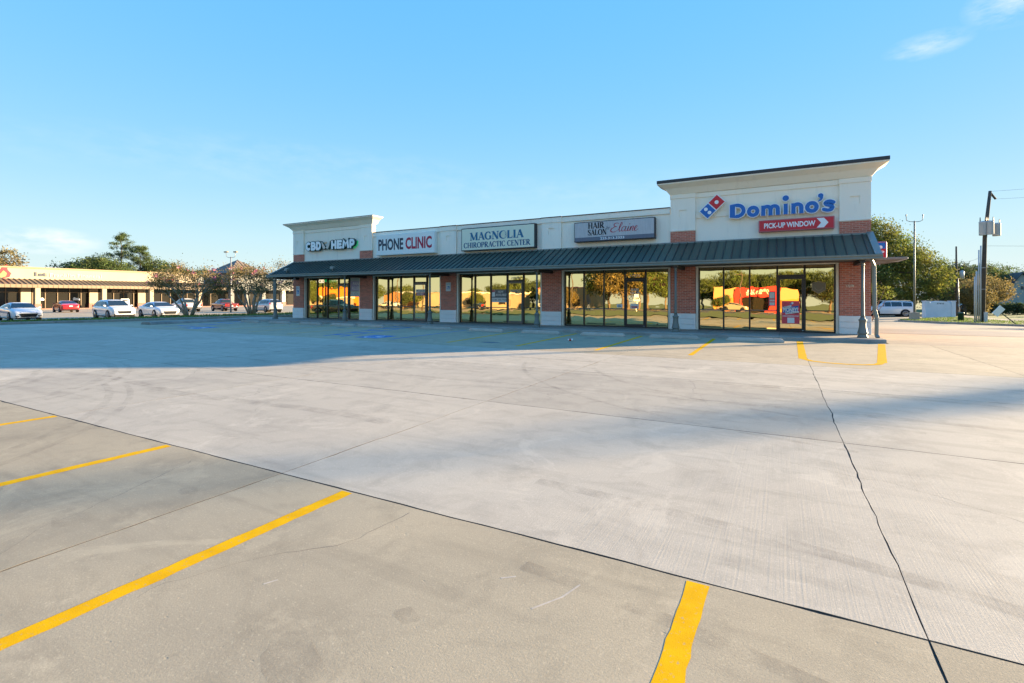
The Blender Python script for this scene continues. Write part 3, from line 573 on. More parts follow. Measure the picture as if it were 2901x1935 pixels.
# ---------------------------------------------------------------- roads, lanes and verges
patch('drive_lane', 2.99, 60, 19.30, 62, 30, 24, -.003, 'concrete_drive')
patch('grey_band', 2.995, 60, 27.2, 35.5, 30, 6, .004, 'concrete_grey')  # darker grey concrete band laid across the drive lane
patch('side_street', 2.99, 22, 62.01, 92, 8, 10, -.03, 'concrete_drive')
patch('cross_street', 22.01, 120, 66.5, 76.5, 20, 6, -.03, 'asphalt')
patch('plaza_lot', -103, -43.2, -70, 150, 16, 44, -.02, 'concrete_tan')
patch('rear_road', -260, 160, -56, -35, 90, 6, -.04, 'asphalt')
patch('rear_lot', -260, 160, -90, -58, 60, 8, -.04, 'concrete_tan')
def kerb(name, pts, h=.14, wd=.16, base=None):
    b = MB()
    for (x0, y0), (x1, y1) in zip(pts[:-1], pts[1:]):
        d = Vector((x1 - x0, y1 - y0)).normalized(); n_ = Vector((-d.y, d.x)) * wd / 2
        za, zb = zg(x0, y0), zg(x1, y1)
        vs = [(x0 - n_.x, y0 - n_.y, za - .2), (x1 - n_.x, y1 - n_.y, zb - .2), (x1 - n_.x, y1 - n_.y, zb + h * .8), (x1 - n_.x * .7, y1 - n_.y * .7, zb + h), (x1 + n_.x, y1 + n_.y, zb + h), (x1 + n_.x, y1 + n_.y, zb - .2),
              (x0 - n_.x * .7, y0 - n_.y * .7, za + h), (x0 - n_.x, y0 - n_.y, za + h * .8), (x0 + n_.x, y0 + n_.y, za + h), (x0 + n_.x, y0 + n_.y, za - .2)]
        b.add(vs, [(0, 1, 2, 7), (7, 2, 3, 6), (6, 3, 4, 8), (8, 4, 5, 9), (0, 7, 6, 8, 9), (1, 5, 4, 3, 2)])
    return structure(b.build(name, 'concrete_kerb'))
kerb('kerb_verge', [(-38.8, 0), (-37.4, 6), (-36.3, 10.6), (-35.3, 14.2), (-34.6, 18.4), (-33.6, 22.4), (-32.6, 27), (-31.6, 34), (-31, 45)])
kerb('kerb_island', [(20.5, 44.5), (18, 51), (16.2, 55.2), (14.2, 58.6), (12.4, 60.6), (11.0, 61.9), (10.5, 62.8)], h=.16)
# grass verges: a soil sheet plus blades
def grass_sheet(name, poly_rows, dz, blades, seed, hgt):
    b = MB(); n = len(poly_rows[0]); vs = [(x, y, zg(x, y) + dz) for row in poly_rows for x, y in row]
    b.add(vs, [(j * n + i, j * n + i + 1, (j + 1) * n + i + 1, (j + 1) * n + i) for j in range(len(poly_rows) - 1) for i in range(n - 1)], 0, True)
    o = structure(b.build(name, 'grass'))
    if blades:
        rg = np.random.default_rng(seed); g = MB(); V = []; F = []
        rows = poly_rows
        for k in range(blades):
            j = rg.integers(0, len(rows) - 1); i = rg.integers(0, n - 1); u, v = rg.random(2)
            a = Vector(rows[j][i]).lerp(Vector(rows[j][i + 1]), u); c = Vector(rows[j + 1][i]).lerp(Vector(rows[j + 1][i + 1]), u); p = a.lerp(c, v)
            z = zg(p.x, p.y) + dz; h = hgt * (.5 + rg.random()); an = rg.random() * 6.28; wx, wy = .03 * math.cos(an), .03 * math.sin(an); lx, ly = (rg.random(2) - .5) * h
            o_ = len(V); V += [(p.x - wx, p.y - wy, z), (p.x + wx, p.y + wy, z), (p.x + lx, p.y + ly, z + h)]; F.append((o_, o_ + 1, o_ + 2))
        g.add(V, F); go = g.build('grass', 'grass_blade'); tag(go, 'short green grass growing on the ' + ('verge before the plaza' if seed == 1 else 'island round the light pole' if seed == 2 else 'strip behind the camera side of the lot'), 'grass', kind='stuff')
    return o
rows = []
for y, x1, x0 in ((0, -38.9, -44), (6, -37.5, -44), (10.6, -36.4, -44), (14.2, -35.4, -43.6), (18.4, -34.7, -43.4), (22.4, -33.7, -43), (27, -32.7, -43), (34, -31.7, -42.5), (45, -31.1, -42)):
    rows.append([(x0 + (x1 - x0) * i / 4, y) for i in range(5)])
grass_sheet('grass_verge', rows, .10, 9000, 1, .09)
rows = []
for (xa, ya), (xb, yb) in (((20.6, 44.5), (40, 44.5)), ((18.1, 51), (40, 52)), ((16.3, 55.2), (38, 58)), ((14.3, 58.7), (34, 63)), ((12.5, 60.7), (26, 66)), ((11.1, 62), (19.5, 66.4)), ((10.6, 62.9), (18.5, 72)), ((11.2, 66), (18.6, 77))):
    rows.append([(xa + (xb - xa) * i / 6, ya + (yb - ya) * i / 6) for i in range(7)])
grass_sheet('grass_island', rows, .11, 6000, 2, .10)
rows = [[(-260 + 420 * i / 70, y) for i in range(71)] for y in (-4.1, -9, -15, -24, -34.4)]
grass_sheet('grass_strip', rows, .06, 0, 3, .1)
# little concrete island left of the walk, with its rolled edge
b = MB(); b.prism([(-30.6, 0), (-30.5, .13), (-30.4, .15), (-29.7, .15), (-29.6, .13), (-29.5, 0)], 14.0, 19.2)
structure(b.build('kerb_nose', 'concrete_kerb', None, .03))

# ---------------------------------------------------------------- sidewalk in front of the shops
walk = structure(MB().box(-31.5, 2.93, 19.42, 22.1, -.05, .09).build('sidewalk', 'joint_dirt'))
xs = [-31.5, -28.9, -25.9, -22.9, -19.9, -16.9, -13.9, -10.9, -8.0, -5.0, -2.4, -.05, 2.93]
for i in range(len(xs) - 1):
    MB().box(xs[i] + .004, xs[i + 1] - .004, 19.50, 21.98, .0, .12).build('slab', 'concrete_walk', walk, .006)
    b = MB(); b.prism_x([(19.30, -.05), (19.325, .09), (19.35, .115), (19.38, .12), (19.494, .12), (19.494, -.05)], xs[i] + .004, xs[i + 1] - .004); b.build('kerb', 'concrete_kerb', walk)

# ---------------------------------------------------------------- the shop building
B = thing('retail_building', 'single-storey brick and cream stucco shop row with dark green metal awning', 'building', (-12.6, 21.75, 0))
PIL = [(-28.14, -27.14), (-22.18, -21.18), (-16.19, -15.17), (-10.15, -9.14), (-4.12, -3.12), (1.89, 2.84)]
TOWERS = [(-28.16, -21.16), (-4.14, 2.86)]
# body behind the front: side and back walls, flat roof
b = MB()
b.box(-28.1, -27.9, 22.06, 39.8, 0, 4.95); b.box(-28.1, 2.8, 39.8, 40, 0, 4.95); b.box(-27.9, 2.6, 22.06, 22.10, 0, 2.70, 0)
b.build('rear_wall', 'stucco', B)
MB().box(2.58, 2.80, 22.08, 39.79, 0, 4.9).build('side_wall', 'brick_sheet', B)
MB().box(-27.89, 2.57, 22.36, 39.79, 4.35, 4.5).build('flat_roof', 'cap_dark', B)
# upper front wall
b = MB(); b.box(-28.04, 2.78, 21.79, 22.05, 2.70, 5.02)
for x0, x1 in TOWERS: b.box(x0 + .08, x1 - .08, 21.785, 22.055, 5.0, 5.82)
b.build('front_wall', 'stucco', B)
# low parapet trim and coping between the towers
MB().box(-21.15, -4.15, 21.735, 22.05, 5.025, 5.265).build('parapet_trim', 'stucco', B, .008)
MB().box(-21.15, -4.15, 21.715, 22.09, 5.268, 5.305).build('coping', 'cap_brown', B)
MB().box(-28.03, -27.9, 22.07, 39.9, 4.953, 5.0).build('coping', 'cap_dark', B)
# tower trims
for x0, x1, a, c in ((-27.14, -22.18, 0, 1), (-3.12, 1.89, 4, 5)): MB().box(x0, x1, 21.745, 21.784, 5.60, 5.79).build('tower_trim', 'stucco', B, .008)
MB().box(-3.11, 1.88, 21.755, 21.788, 4.755, 4.905).build('tower_trim', 'stucco', B, .006)
# flared cornices
def cornice(x0, x1, o, z0, z1, band, bandmat, h):
    y0 = 21.73; y1 = 22.06
    b = MB(); prof = [(0, 0), (.06, .05), (.45, .62), (1, 1)]
    rings = [(x0 - o * k, x1 + o * k, y0 - o * k, y1 + o * .15 * k, z0 + (z1 - z0) * t) for k, t in prof]
    rings.append((x0 - o - .01, x1 + o + .01, y0 - o - .01, y1 + o * .15 + .01, z1 + .002)); rings.append((x0 - o - .01, x1 + o + .01, y0 - o - .01, y1 + o * .15 + .01, z1 + .045))
    vs = []
    for a, c, d, e, z in rings: vs += [(a, d, z), (c, d, z), (c, e, z), (a, e, z)]
    fs = [(4 * i + k, 4 * i + (k + 1) % 4, 4 * i + 4 + (k + 1) % 4, 4 * i + 4 + k) for i in range(len(rings) - 1) for k in range(4)] + [(0, 1, 2, 3)] + [tuple(4 * (len(rings) - 1) + k for k in range(4))]
    b.add(vs, fs); cn = b.build('cornice', 'stucco', B)
    a, c, d, e, z = rings[-1]
    segs = 4 if h > .06 else 1
    for i in range(segs):
        MB().box(a - .012 + (c - a + .024) * i / segs + .002, a - .012 + (c - a + .024) * (i + 1) / segs - .002, d - .02, e + .01, z + .003, z + .003 + h).build('cap', bandmat, cn)
cornice(-28.15, -21.17, .44, 5.80, 6.17, 0, 'cap_brown', .022)
cornice(-4.13, 2.85, .45, 5.80, 6.19, 0, 'cap_dark', .125)
# pilasters with a sunk square, cap and foot
for i, (x0, x1) in enumerate(PIL):
    tower = i in (0, 1, 4, 5)
    z0, z1 = (4.25, 5.62) if tower else (3.70, 5.03)
    y = 21.70; zq = 4.98 if tower else 4.62; cx_ = (x0 + x1) / 2; h = .15
    b = MB(); b.box(x0, cx_ - h, y, 21.788, z0, z1); b.box(cx_ + h, x1, y, 21.788, z0, z1); b.box(cx_ - h, cx_ + h, y, 21.788, zq + h, z1); b.box(cx_ - h, cx_ + h, y, 21.788, z0, zq - h); b.box(cx_ - h, cx_ + h, y + .035, 21.788, zq - h, zq + h)
    p = b.build('pilaster', 'stucco', B)
    MB().box(x0 - .02, x1 + .02, y - .025, 21.789, z1 + .002, 5.795 if tower else 5.267).build('pilaster_cap', 'stucco', p, .006)
    MB().box(x0 - .015, x1 + .015, y - .02, 21.789, z0 - .002, z0 + .06).build('pilaster_foot', 'stucco', p, .006)
    if not tower: MB().box(x0 - .025, x1 + .025, y - .04, 22.1, 5.27, 5.309).build('coping', 'cap_brown', p)
# lower pillars: mortar core, painted block base, bricks
bricks = []
for i, (x0, x1) in enumerate(PIL):
    b = MB(); b.box(x0 + .006, x1 - .006, 21.7125, 22.04, .12, 2.9)
    if i in (0, 1, 4, 5): b.box(x0 + .006, x1 - .006, 21.7125, 21.786, 3.55, 4.25)
    core = b.build('brick_pillar', 'mortar', B)
    nb = 3; zz = [.12, .34, .56, .78]
    for k in range(nb): MB().box(x0 - .012, x1 + .012, 21.66, 22.03, zz[k] + .003, zz[k + 1] - .003).build('base_block', 'block_white', core, .012)
    for lo, hi in ((.79, 2.88), (3.55, 4.25)):
        if lo > 3 and i not in (0, 1, 4, 5): continue
        row = 0; z = lo
        while z < hi - .03:
            x = x0 - (.1015 if row % 2 else 0)
            while x < x1 - .01:
                a, c = max(x, x0), min(x + .193, x1)
                if c - a > .03: bricks.append((i, a, c, z, core, lo < 1))
                x += .203
            row += 1; z += .0677
bricks.sort(key=lambda q: (-q[0] if q[5] else 10 - q[0], q[3]))
bm_full = MB().box(-.5, .5, -.014, .03, 0, .0585).mesh('brick', 'brick')
rest = MB(); r = random.Random(3)
for k, (i, a, c, z, core, low) in enumerate(bricks):
    dy = r.uniform(-.002, .002)
    if k < 300:
        base = core['_base']
        place('brick', bm_full, core, ((a + c) / 2 - base[0], 21.722 + dy - base[1], z - base[2]), (0, 0, 0), (c - a, 1, 1))
    else: rest.box(a, c, 21.708 + dy, 21.75, z, z + .0585)
tag(rest.build('brickwork', 'brick_many', B), kind='stuff')
# brick returns on the right-hand end
rest = MB()
# ------------------------------------------------ shopfront glazing
OFF = [0, .965, 1.93, 2.905, 3.83, 4.82]
pr_ = random.Random(12)
def pane(x0, x1, y, z0, z1, k):
    # glass set leaning back a few millimetres, no two panes quite alike
    lean = .0072 + pr_.uniform(-.0012, .0012); yaw = pr_.uniform(-.003, .003) * (2.2 if k == 3 else 1); cx_ = (x0 + x1) / 2; th = .008
    f = lambda x, z: y + (z - z0) * lean + (x - cx_) * yaw
    return MB().add([(x, f(x, z) + d, z) for d in (0, th) for x, z in ((x0, z0), (x1, z0), (x1, z1), (x0, z1))], [(0, 1, 2, 3), (7, 6, 5, 4), (0, 4, 5, 1), (1, 5, 6, 2), (2, 6, 7, 3), (3, 7, 4, 0)])
def storefront(k, L):
    x0, x1 = PIL[k][1], PIL[k + 1][0]
    b = MB(); b.box(x0 + .014, x0 + .10, 21.75, 22.0, .12, 2.755); b.box(x1 - .10, x1 - .014, 21.75, 22.0, .12, 2.755); b.box(x0 + .002, x1 - .002, 21.745, 22.02, 2.757, 2.86)
    b.build('window_trim', 'trim_beige', B)
    L = x0 + .105; S = (x1 - .105 - L) / 4.82; X = [L + o * S for o in OFF]
    f = MB(); f.box(X[0] - .004, X[5] + .004, 21.88, 21.98, .122, .175); f.box(X[0] - .004, X[5] + .004, 21.88, 21.98, 2.68, 2.756)
    f.box(X[0], X[0] + .05, 21.882, 21.978, .175, 2.68); f.box(X[5] - .05, X[5], 21.882, 21.978, .175, 2.68)
    fr = f.build('storefront_frame', 'frame_bronze', B)
    for j in (1, 2, 3, 4):
        wd = .058 if j < 3 else .07
        MB().box(X[j] - wd / 2, X[j] + wd / 2, 21.87, 21.977, .176, 2.679).build('mullion', 'frame_bronze', fr)
    for j in (0, 1, 2, 4):
        a = X[j] + (.05 if j == 0 else .03 if j < 3 else .036); c = X[j + 1] - (.05 if j == 4 else .03 if j < 2 else .036)
        MB().box(a, c, 21.885, 21.975, .925, .965).build('rail', 'frame_alu' if j < 4 else 'frame_bronze', fr)
        for z0, z1 in ((.176, .924), (.966, 2.679)):
            pane(a - .006, c + .006, 21.925, z0 - .004, z1 + .004, k).build('pane', 'glass_bronze', fr)
    a, c = X[3] + .036, X[4] - .036
    MB().box(a, c, 21.88, 21.976, 2.27, 2.335).build('rail', 'frame_bronze', fr)
    pane(a - .006, c + .006, 21.93, 2.331, 2.684, k).build('pane', 'glass_bronze', fr)
    # aluminium door
    d = MB(); d.box(a + .006, a + .066, 21.86, 21.905, .14, 2.262); d.box(c - .066, c - .006, 21.86, 21.905, .14, 2.262); d.box(a + .066, c - .066, 21.861, 21.904, 2.16, 2.262); d.box(a + .066, c - .066, 21.861, 21.904, .14, .27)
    dr = d.build('door', 'frame_alu' if k < 3 else 'frame_bronze', B)
    pane(a + .064, c - .064, 21.872, .268, 2.162, k).build('pane', 'glass_bronze', dr)
    MB().tube([(a + .09, 21.85, 1.02), (a + .09, 21.80, 1.02), (a + .09, 21.80, 1.34), (a + .09, 21.85, 1.34)], .012, 8).build('handle', 'black_plastic', dr)
    b = MB(); b.lathe([(.02, 0), (.024, .012), (.016, .03)], 10, (c - .03, 21.83, .19), 'y'); b.build('pivot', 'chrome', dr)
    b = MB(); b.lathe([(.018, 0), (.018, .012)], 10, (a + .036, 21.845, 1.15), 'y'); b.build('lock', 'chrome', dr)
    return X
WX = [storefront(k, 0) for k in range(5)]
# ------------------------------------------------ awning
EY, EZ, WY_, WZ = 19.84, 2.83, 21.74, 3.76
b = MB(); b.add([(-28.0, EY, EZ), (2.86, EY, EZ), (2.86, WY_, WZ), (-28.0, WY_, WZ), (-28.0, EY, EZ - .03), (2.86, EY, EZ - .03), (2.86, WY_ - .002, WZ - .03), (-28.0, WY_ - .002, WZ - .03)],
      [(0, 1, 2, 3), (7, 6, 5, 4), (0, 4, 5, 1), (1, 5, 6, 2), (3, 7, 4, 0)])
awn = b.build('awning', 'awning_green', B)
sl = MB(); sl.add([(-.011, 0, 0), (.011, 0, 0), (.011, WY_ - EY - .03, WZ - EZ - .0147), (-.011, WY_ - EY - .03, WZ - EZ - .0147), (-.011, -.02, .036), (.011, -.02, .036), (.011, WY_ - EY - .05, WZ - EZ + .022), (-.011, WY_ - EY - .05, WZ - EZ + .022)],
      [(0, 3, 2, 1), (4, 5, 6, 7), (0, 1, 5, 4), (1, 2, 6, 5), (2, 3, 7, 6), (3, 0, 4, 7)])
seam = sl.mesh('seam', 'awning_seam'); base = B['_base']
ns = 103; pw = 30.86 / ns; pl = MB().add([(.012, 0, .004), (pw - .012, 0, .004), (pw - .012, WY_ - EY - .03, WZ - EZ - .0107), (.012, WY_ - EY - .03, WZ - EZ - .0107), (.012, 0, .0005), (pw - .012, 0, .0005), (pw - .012, WY_ - EY - .03, WZ - EZ - .0145), (.012, WY_ - EY - .03, WZ - EZ - .0145)], [(0, 1, 2, 3), (7, 6, 5, 4), (0, 4, 5, 1), (1, 5, 6, 2), (2, 6, 7, 3), (3, 7, 4, 0)]).mesh('panel', 'awning_green')
for i in range(ns): place('panel', pl, awn, (-28.0 + pw * i - base[0], EY - base[1], EZ - base[2] + .001 + rnd.uniform(0, .0015)), (rnd.uniform(-.0008, .0008), rnd.uniform(-.006, .006), 0))
for i in range(1, ns): place('seam', seam, awn, (-28.0 + 30.86 * i / ns - base[0], EY - base[1] + .005, EZ - base[2] + .002))
# flashing along the wall, folded ends, gutter
MB().box(-28.0, 2.86, 21.64, 21.71, 3.70, 3.78).build('flashing', 'gutter', awn, .01)
for xa, xb in ((-28.06, -27.93), (2.70, 2.90)):
    b = MB(); b.prism_x([(EY - .02, EZ - .05), (EY - .02, EZ + .05), (WY_ - .03, WZ + .055), (WY_ - .03, WZ - .05)], xa, xb); b.build('end_flashing', 'gutter', awn)
for xa, xb in ((-28.02, -27.985), (2.80, 2.84)):
    b = MB(); b.prism_x([(EY, 2.72), (EY, EZ - .051), (WY_ - .03, WZ - .051), (WY_ - .03, 2.86), (21.70, 2.72)], xa, xb); b.build('gable_end', 'awning_green', awn)
b = MB(); b.prism_x([(19.845, 2.70), (19.735, 2.70), (19.715, 2.73), (19.725, 2.775), (19.695, 2.81), (19.695, 2.855), (19.715, 2.855), (19.845, 2.855)], -28.08, 2.90); b.build('gutter', 'gutter', awn)
MB().box(-27.98, 2.79, 19.85, 21.69, 2.735, 2.75).build('soffit', 'soffit', awn)
for (x0, x1) in PIL:
    c = (x0 + x1) / 2 + .02; MB().box(c - .07, c + .07, 19.9, 21.70, 2.60, 2.733).build('beam', 'cap_dark', awn)
# ------------------------------------------------ cast posts
prof_shaft = [(.062, .80), (.055, .86), (.048, 1.6), (.046, 2.50)]
for k in range(6):
    x = 2.39 - 5.992 * k; y = 20.0
    b = MB(); b.lathe([(r_, z) for r_, z in prof_shaft], 16, (x, y, 0), flute=.10); c = b.build('post', 'post_green', B)
    b = MB(); b.lathe([(.155, .12), (.155, .15), (.125, .21), (.115, .235), (.15, .25), (.15, .275), (.142, .31), (.125, .38), (.105, .48), (.098, .60), (.102, .66), (.118, .69), (.122, .715), (.098, .735), (.075, .76), (.064, .80)], 16, (x, y, 0), flute=.05); b.build('post_base', 'post_green', c)
    b = MB(); b.lathe([(.047, 2.50), (.06, 2.515), (.06, 2.54), (.052, 2.55), (.055, 2.58), (.085, 2.66), (.092, 2.68), (.092, 2.731)], 16, (x, y, 0)); b.build('capital', 'post_green', c)
# downspouts at both ends
for x, y, lean in ((2.70, 20.05, .05), (-27.80, 20.05, .0)):
    b = MB(); b.bar((x - .1, 19.82, 2.69), (x, y, 2.52), .085, .07); b.bar((x, y, 2.53), (x + .02, y, 1.05), .105, .08); b.bar((x + .02, y, 1.06), (x + lean + .03, y + .02, .78), .115, .06); b.bar((x + lean + .03, y + .02, .79), (x + lean + .02, y, .20), .10, .075); b.bar((x + lean + .02, y, .21), (x + lean + .05, y - .10, .13), .10, .08)
    b.build('downspout', 'gutter', B, .008)
# drive-through canopy on the far side wall
b = MB(); b.prism_x([(31.2, 3.50), (33.6, 3.50), (33.6, 3.38), (31.2, 3.38)], 2.805, 5.6); b.prism([(2.81, 3.37), (5.5, 3.37), (2.81, 2.95)], 31.4, 31.5); b.prism([(2.81, 3.37), (5.5, 3.37), (2.81, 2.95)], 33.3, 33.4)
b.build('side_canopy', 'gutter', B, .01)

# ---------------------------------------------------------------- signs on the shop front
def strokes_part(name, strokes, y, wd, mats, parent, edge=.055, depth=.09, rc=True):
    """channel letter: coloured face strokes standing on a wider backing body"""
    b = MB(); k = 0
    for s in strokes:
        pts, close = (s[0], True) if isinstance(s, tuple) and s[1] == 'o' else (s, False)
        k += 1
        v, f = ribbon(pts, wd + edge, y + .0008 * k, depth, rc, close); b.add(v, f, 1)
        v, f = ribbon(pts, wd, y - .010 - .0008 * k, .008, rc, close); b.add(v, f, 0)
    return b.build(name, mats, parent)
S = thing('letter_sign', 'big blue white-edged letters over the red arrow sign on the tall parapet', 'sign', (0, 21.60, 4.6))
Wd = .142
DM = ['sign_blue', 'sign_white']
z0 = 4.685; zt = 5.12
def disc(cx_, cz, r_, n=20): return [(cx_ + r_ * math.cos(2 * math.pi * i / n), cz + r_ * math.sin(2 * math.pi * i / n)) for i in range(n)]
strokes_part('letter', [([(-1.70, z0), (-1.70, zt), (-1.55, zt)] + arc(-1.53, (z0 + zt) / 2, .235, (zt - z0) / 2, 80, -80, 12) + [(-1.55, z0)], 'o')], 21.60, Wd, DM, S)
strokes_part('letter', [(disc(-.955, 4.835, .15), 'o')], 21.60, Wd, DM, S)
strokes_part('letter', [[(-.60, 4.63), (-.60, 5.03)], [(-.60, 4.86)] + arc(-.475, 4.865, .125, .115, 180, 0) + [(-.35, 4.63)], [(-.35, 4.86)] + arc(-.225, 4.865, .125, .115, 180, 0) + [(-.10, 4.63)]], 21.60, Wd, DM, S, rc=False)
strokes_part('letter', [[(.165, 4.63), (.165, 5.03)]], 21.60, Wd * .98, DM, S, rc=False)
b = MB(); b.prism(disc(.165, 5.245, .135, 24), 21.602, 21.69, 1); b.prism(disc(.165, 5.245, .108, 24), 21.590, 21.60, 0); b.build('letter_dot', DM, S)
strokes_part('letter', [[(.42, 4.63), (.42, 5.03)], [(.42, 4.86)] + arc(.55, 4.865, .13, .115, 180, 0) + [(.68, 4.63)]], 21.60, Wd, DM, S, rc=False)
strokes_part('letter', [(disc(1.02, 4.835, .15), 'o')], 21.60, Wd, DM, S)
b = MB()
for g_, yy, dd, mi_ in ((.03, 21.603, .09, 1), (0, 21.590, .008, 0)):
    b.prism([(1.30 + (.085 + g_) * math.cos(R_(a_)), 5.235 + (.085 + g_) * math.sin(R_(a_))) for a_ in range(-20, 240, 20)] + [(1.24 - g_, 5.165), (1.29, 5.15 - g_ * .3), (1.27, 5.10), (1.21 - g_, 5.045), (1.23, 5.01 - g_), (1.32 + g_, 5.055), (1.375 + g_, 5.14)], yy, yy + dd, mi_)
b.build('apostrophe', DM, S)
strokes_part('letter', [smooth([(1.70, 4.955), (1.60, 5.0), (1.50, 4.99), (1.45, 4.93), (1.50, 4.875), (1.60, 4.845), (1.665, 4.79), (1.63, 4.70), (1.52, 4.675), (1.40, 4.715)])], 21.60, .128, DM, S)
# domino tile
Lg = thing('logo_sign', 'tilted red and blue tile with white dots beside the blue letters', 'sign', (-2.45, 21.6, 4.6))
ax = Vector((.70, .68)).normalized(); ay = Vector((-ax.y, ax.x)); c0 = Vector((-2.452, 5.148))
def tile(u0, u1, v0, v1): return [tuple(c0 + ax * u + ay * v) for u, v in ((u0, v0), (u1, v0), (u1, v1), (u0, v1))]
MB().prism(tile(-.485, .485, -.245, .245), 21.56, 21.68).build('tile_body', 'sign_white', Lg, .02)
MB().prism(tile(.02, .45, -.21, .21), 21.552, 21.558).build('red_half', 'sign_red', Lg); MB().prism(tile(-.45, -.02, -.21, .21), 21.552, 21.558).build('blue_half', 'sign_blue', Lg)
for u, v in ((.235, 0), (-.235, -.10), (-.235, .10)):
    c = c0 + ax * u + ay * v; MB().prism(disc(c.x, c.y, .078 if u > 0 else .072), 21.546, 21.551).build('dot', 'sign_white', Lg)
# pick-up window arrow sign
Pk = thing('arrow_sign', 'red box sign with white pick-up lettering and arrow below the blue letters', 'sign', (.5, 21.6, 4.0))
MB().box(-.76, 1.73, 21.55, 21.76, 3.995, 4.45).build('sign_box', 'pink', Pk, .01)
MB().box(-.725, 1.695, 21.543, 21.549, 4.03, 4.415).build('sign_face', 'sign_pick_red', Pk)
b = MB(); lettering(b, 'PICK-UP WINDOW', -.57, 1.13, 4.12, 4.325, 21.540, bold=.028); b.build('lettering', 'sign_white', Pk)
MB().add([(x, 21.5395, z) for x, z in ((1.17, 4.40), (1.40, 4.40), (1.54, 4.222), (1.40, 4.045), (1.17, 4.045), (1.31, 4.222))], [(0, 1, 2, 5), (5, 2, 3, 4)]).build('arrow', 'sign_white', Pk)
# box signs
def box_sign(name, label, x0, x1, z0, z1, body, face, ins=.05, y=21.50):
    t = thing(name, label, 'sign', ((x0 + x1) / 2, y, z0))
    MB().box(x0, x1, y, 21.782, z0, z1).build('sign_box', body, t, .012)
    MB().box(x0 + ins, x1 - ins, y - .007, y - .001, z0 + ins, z1 - ins).build('sign_face', face, t)
    return t
t = box_sign('box_sign', 'white lightbox sign with dark grey and crimson phone shop lettering', -20.65, -16.45, 3.88, 5.06, 'sign_pale', 'sign_pale', .03)
b = MB(); lettering(b, 'PHONE', -20.48, -18.62, 4.15, 4.81, 21.489, bold=.035); b.build('lettering', 'ink_grey', t)
b = MB(); lettering(b, 'CLINIC', -18.46, -16.62, 4.15, 4.81, 21.489, bold=.035); b.build('lettering', 'ink_red', t)
t = box_sign('box_sign', 'cream lightbox sign with blue serif lettering in a dark frame', -14.70, -10.42, 3.87, 5.05, 'sign_black', 'sign_cream', .045)
b = MB(); serif_text(b, 'MAGNOLIA', -14.16, -11.04, 4.405, 4.79, 21.489, fat=1.6); b.build('lettering', 'ink_teal', t)
b = MB(); serif_text(b, 'CHIROPRACTIC CENTER', -14.54, -10.66, 4.02, 4.29, 21.489, fat=1.45); b.build('lettering', 'ink_navy', t)
b = MB(); 
for an in range(0, 180, 36): 
    v, f = ribbon([(-12.13 + .17 * math.cos(R_(a_)) * abs(math.cos(R_(a_ - an))) , 4.60 + .17 * math.sin(R_(a_))) for a_ in range(0, 360, 30)], .018, 21.485 - .0005 * an / 36, close=True); b.add(v, f)
b.build('flower_emblem', 'sign_cream', t)
t = box_sign('box_sign', 'weathered grey lightbox sign with black and crimson hair salon lettering', -8.40, -4.73, 3.995, 4.905, 'sign_black', 'sign_grey', .035)
MB().box(-8.365, -4.765, 21.488, 21.4925, 4.03, 4.20).build('number_band', 'sign_slate', t)
b = MB(); serif_text(b, 'HAIR', -7.73, -6.96, 4.585, 4.845, 21.488, fat=1.5); serif_text(b, 'SALON', -7.74, -6.85, 4.28, 4.535, 21.488, fat=1.5); b.build('lettering', 'ink_black', t)
b = MB(); lettering(b, 'by', -6.87, -6.70, 4.47, 4.66, 21.488, shear=.3); b.build('lettering', 'ink_grey', t)
def script_name(mb, x0, x1, z0, z1, y, mi=0, s=1.0):
    """a flowing pen hand: one tall looped capital, then joined small letters"""
    Wn = x1 - x0; Hn = z1 - z0
    def P(l): return [(x0 + (u + .22 * v * .3) * Wn, z0 + v * Hn) for u, v in l]
    st = [([(.26, .86), (.22, .97), (.14, .98), (.09, .84), (.12, .66), (.20, .60), (.12, .56), (.03, .36), (.02, .14), (.09, .02), (.18, .05), (.26, .20)], [.02, .03, .04, .06, .05, .02, .04, .06, .08, .06, .03, .02]),
          ([(.26, .20), (.36, .72), (.37, .98), (.33, .96), (.30, .40), (.33, .05), (.38, .12)], [.02, .03, .03, .05, .07, .05, .02]),
          ([(.52, .50), (.46, .56), (.40, .40), (.40, .14), (.44, .04), (.50, .22), (.53, .54), (.51, .14), (.54, .04), (.58, .14)], [.02, .03, .05, .06, .04, .02, .05, .06, .03, .02]),
          ([(.58, .14), (.62, .54), (.60, .14), (.63, .04), (.67, .16)], [.02, .06, .06, .03, .02]), ([(.625, .76), (.645, .84)], [.05, .05]),
          ([(.67, .16), (.70, .52), (.685, .06), (.72, .40), (.76, .56), (.78, .46), (.765, .12), (.79, .04), (.83, .16)], [.02, .06, .06, .02, .03, .06, .06, .03, .02]),
          ([(.83, .22), (.90, .38), (.90, .54), (.86, .54), (.83, .32), (.84, .10), (.89, .03), (.96, .20)], [.02, .03, .03, .04, .06, .06, .03, .02])]
    for k, (l, wd) in enumerate(st):
        v, f = ribbon(smooth(P(l)), lerp_widths([q * Hn * 1.5 * s for q in wd]), y - .0005 * k); mb.add(v, f, mi)
b = MB(); script_name(b, -6.70, -5.40, 4.36, 4.76, 21.488); b.build('lettering', 'ink_red', t)
b = MB(); lettering(b, '225.313.3323', -7.15, -6.05, 4.06, 4.165, 21.4865, bold=.02); b.build('lettering', 'sign_white', t)
for k in range(5): MB().prism([(-5.9 + k * .27, 4.905), (-5.86 + k * .27, 4.94), (-5.82 + k * .27, 4.905)], 21.52, 21.56).build('clip', 'sign_white', t)
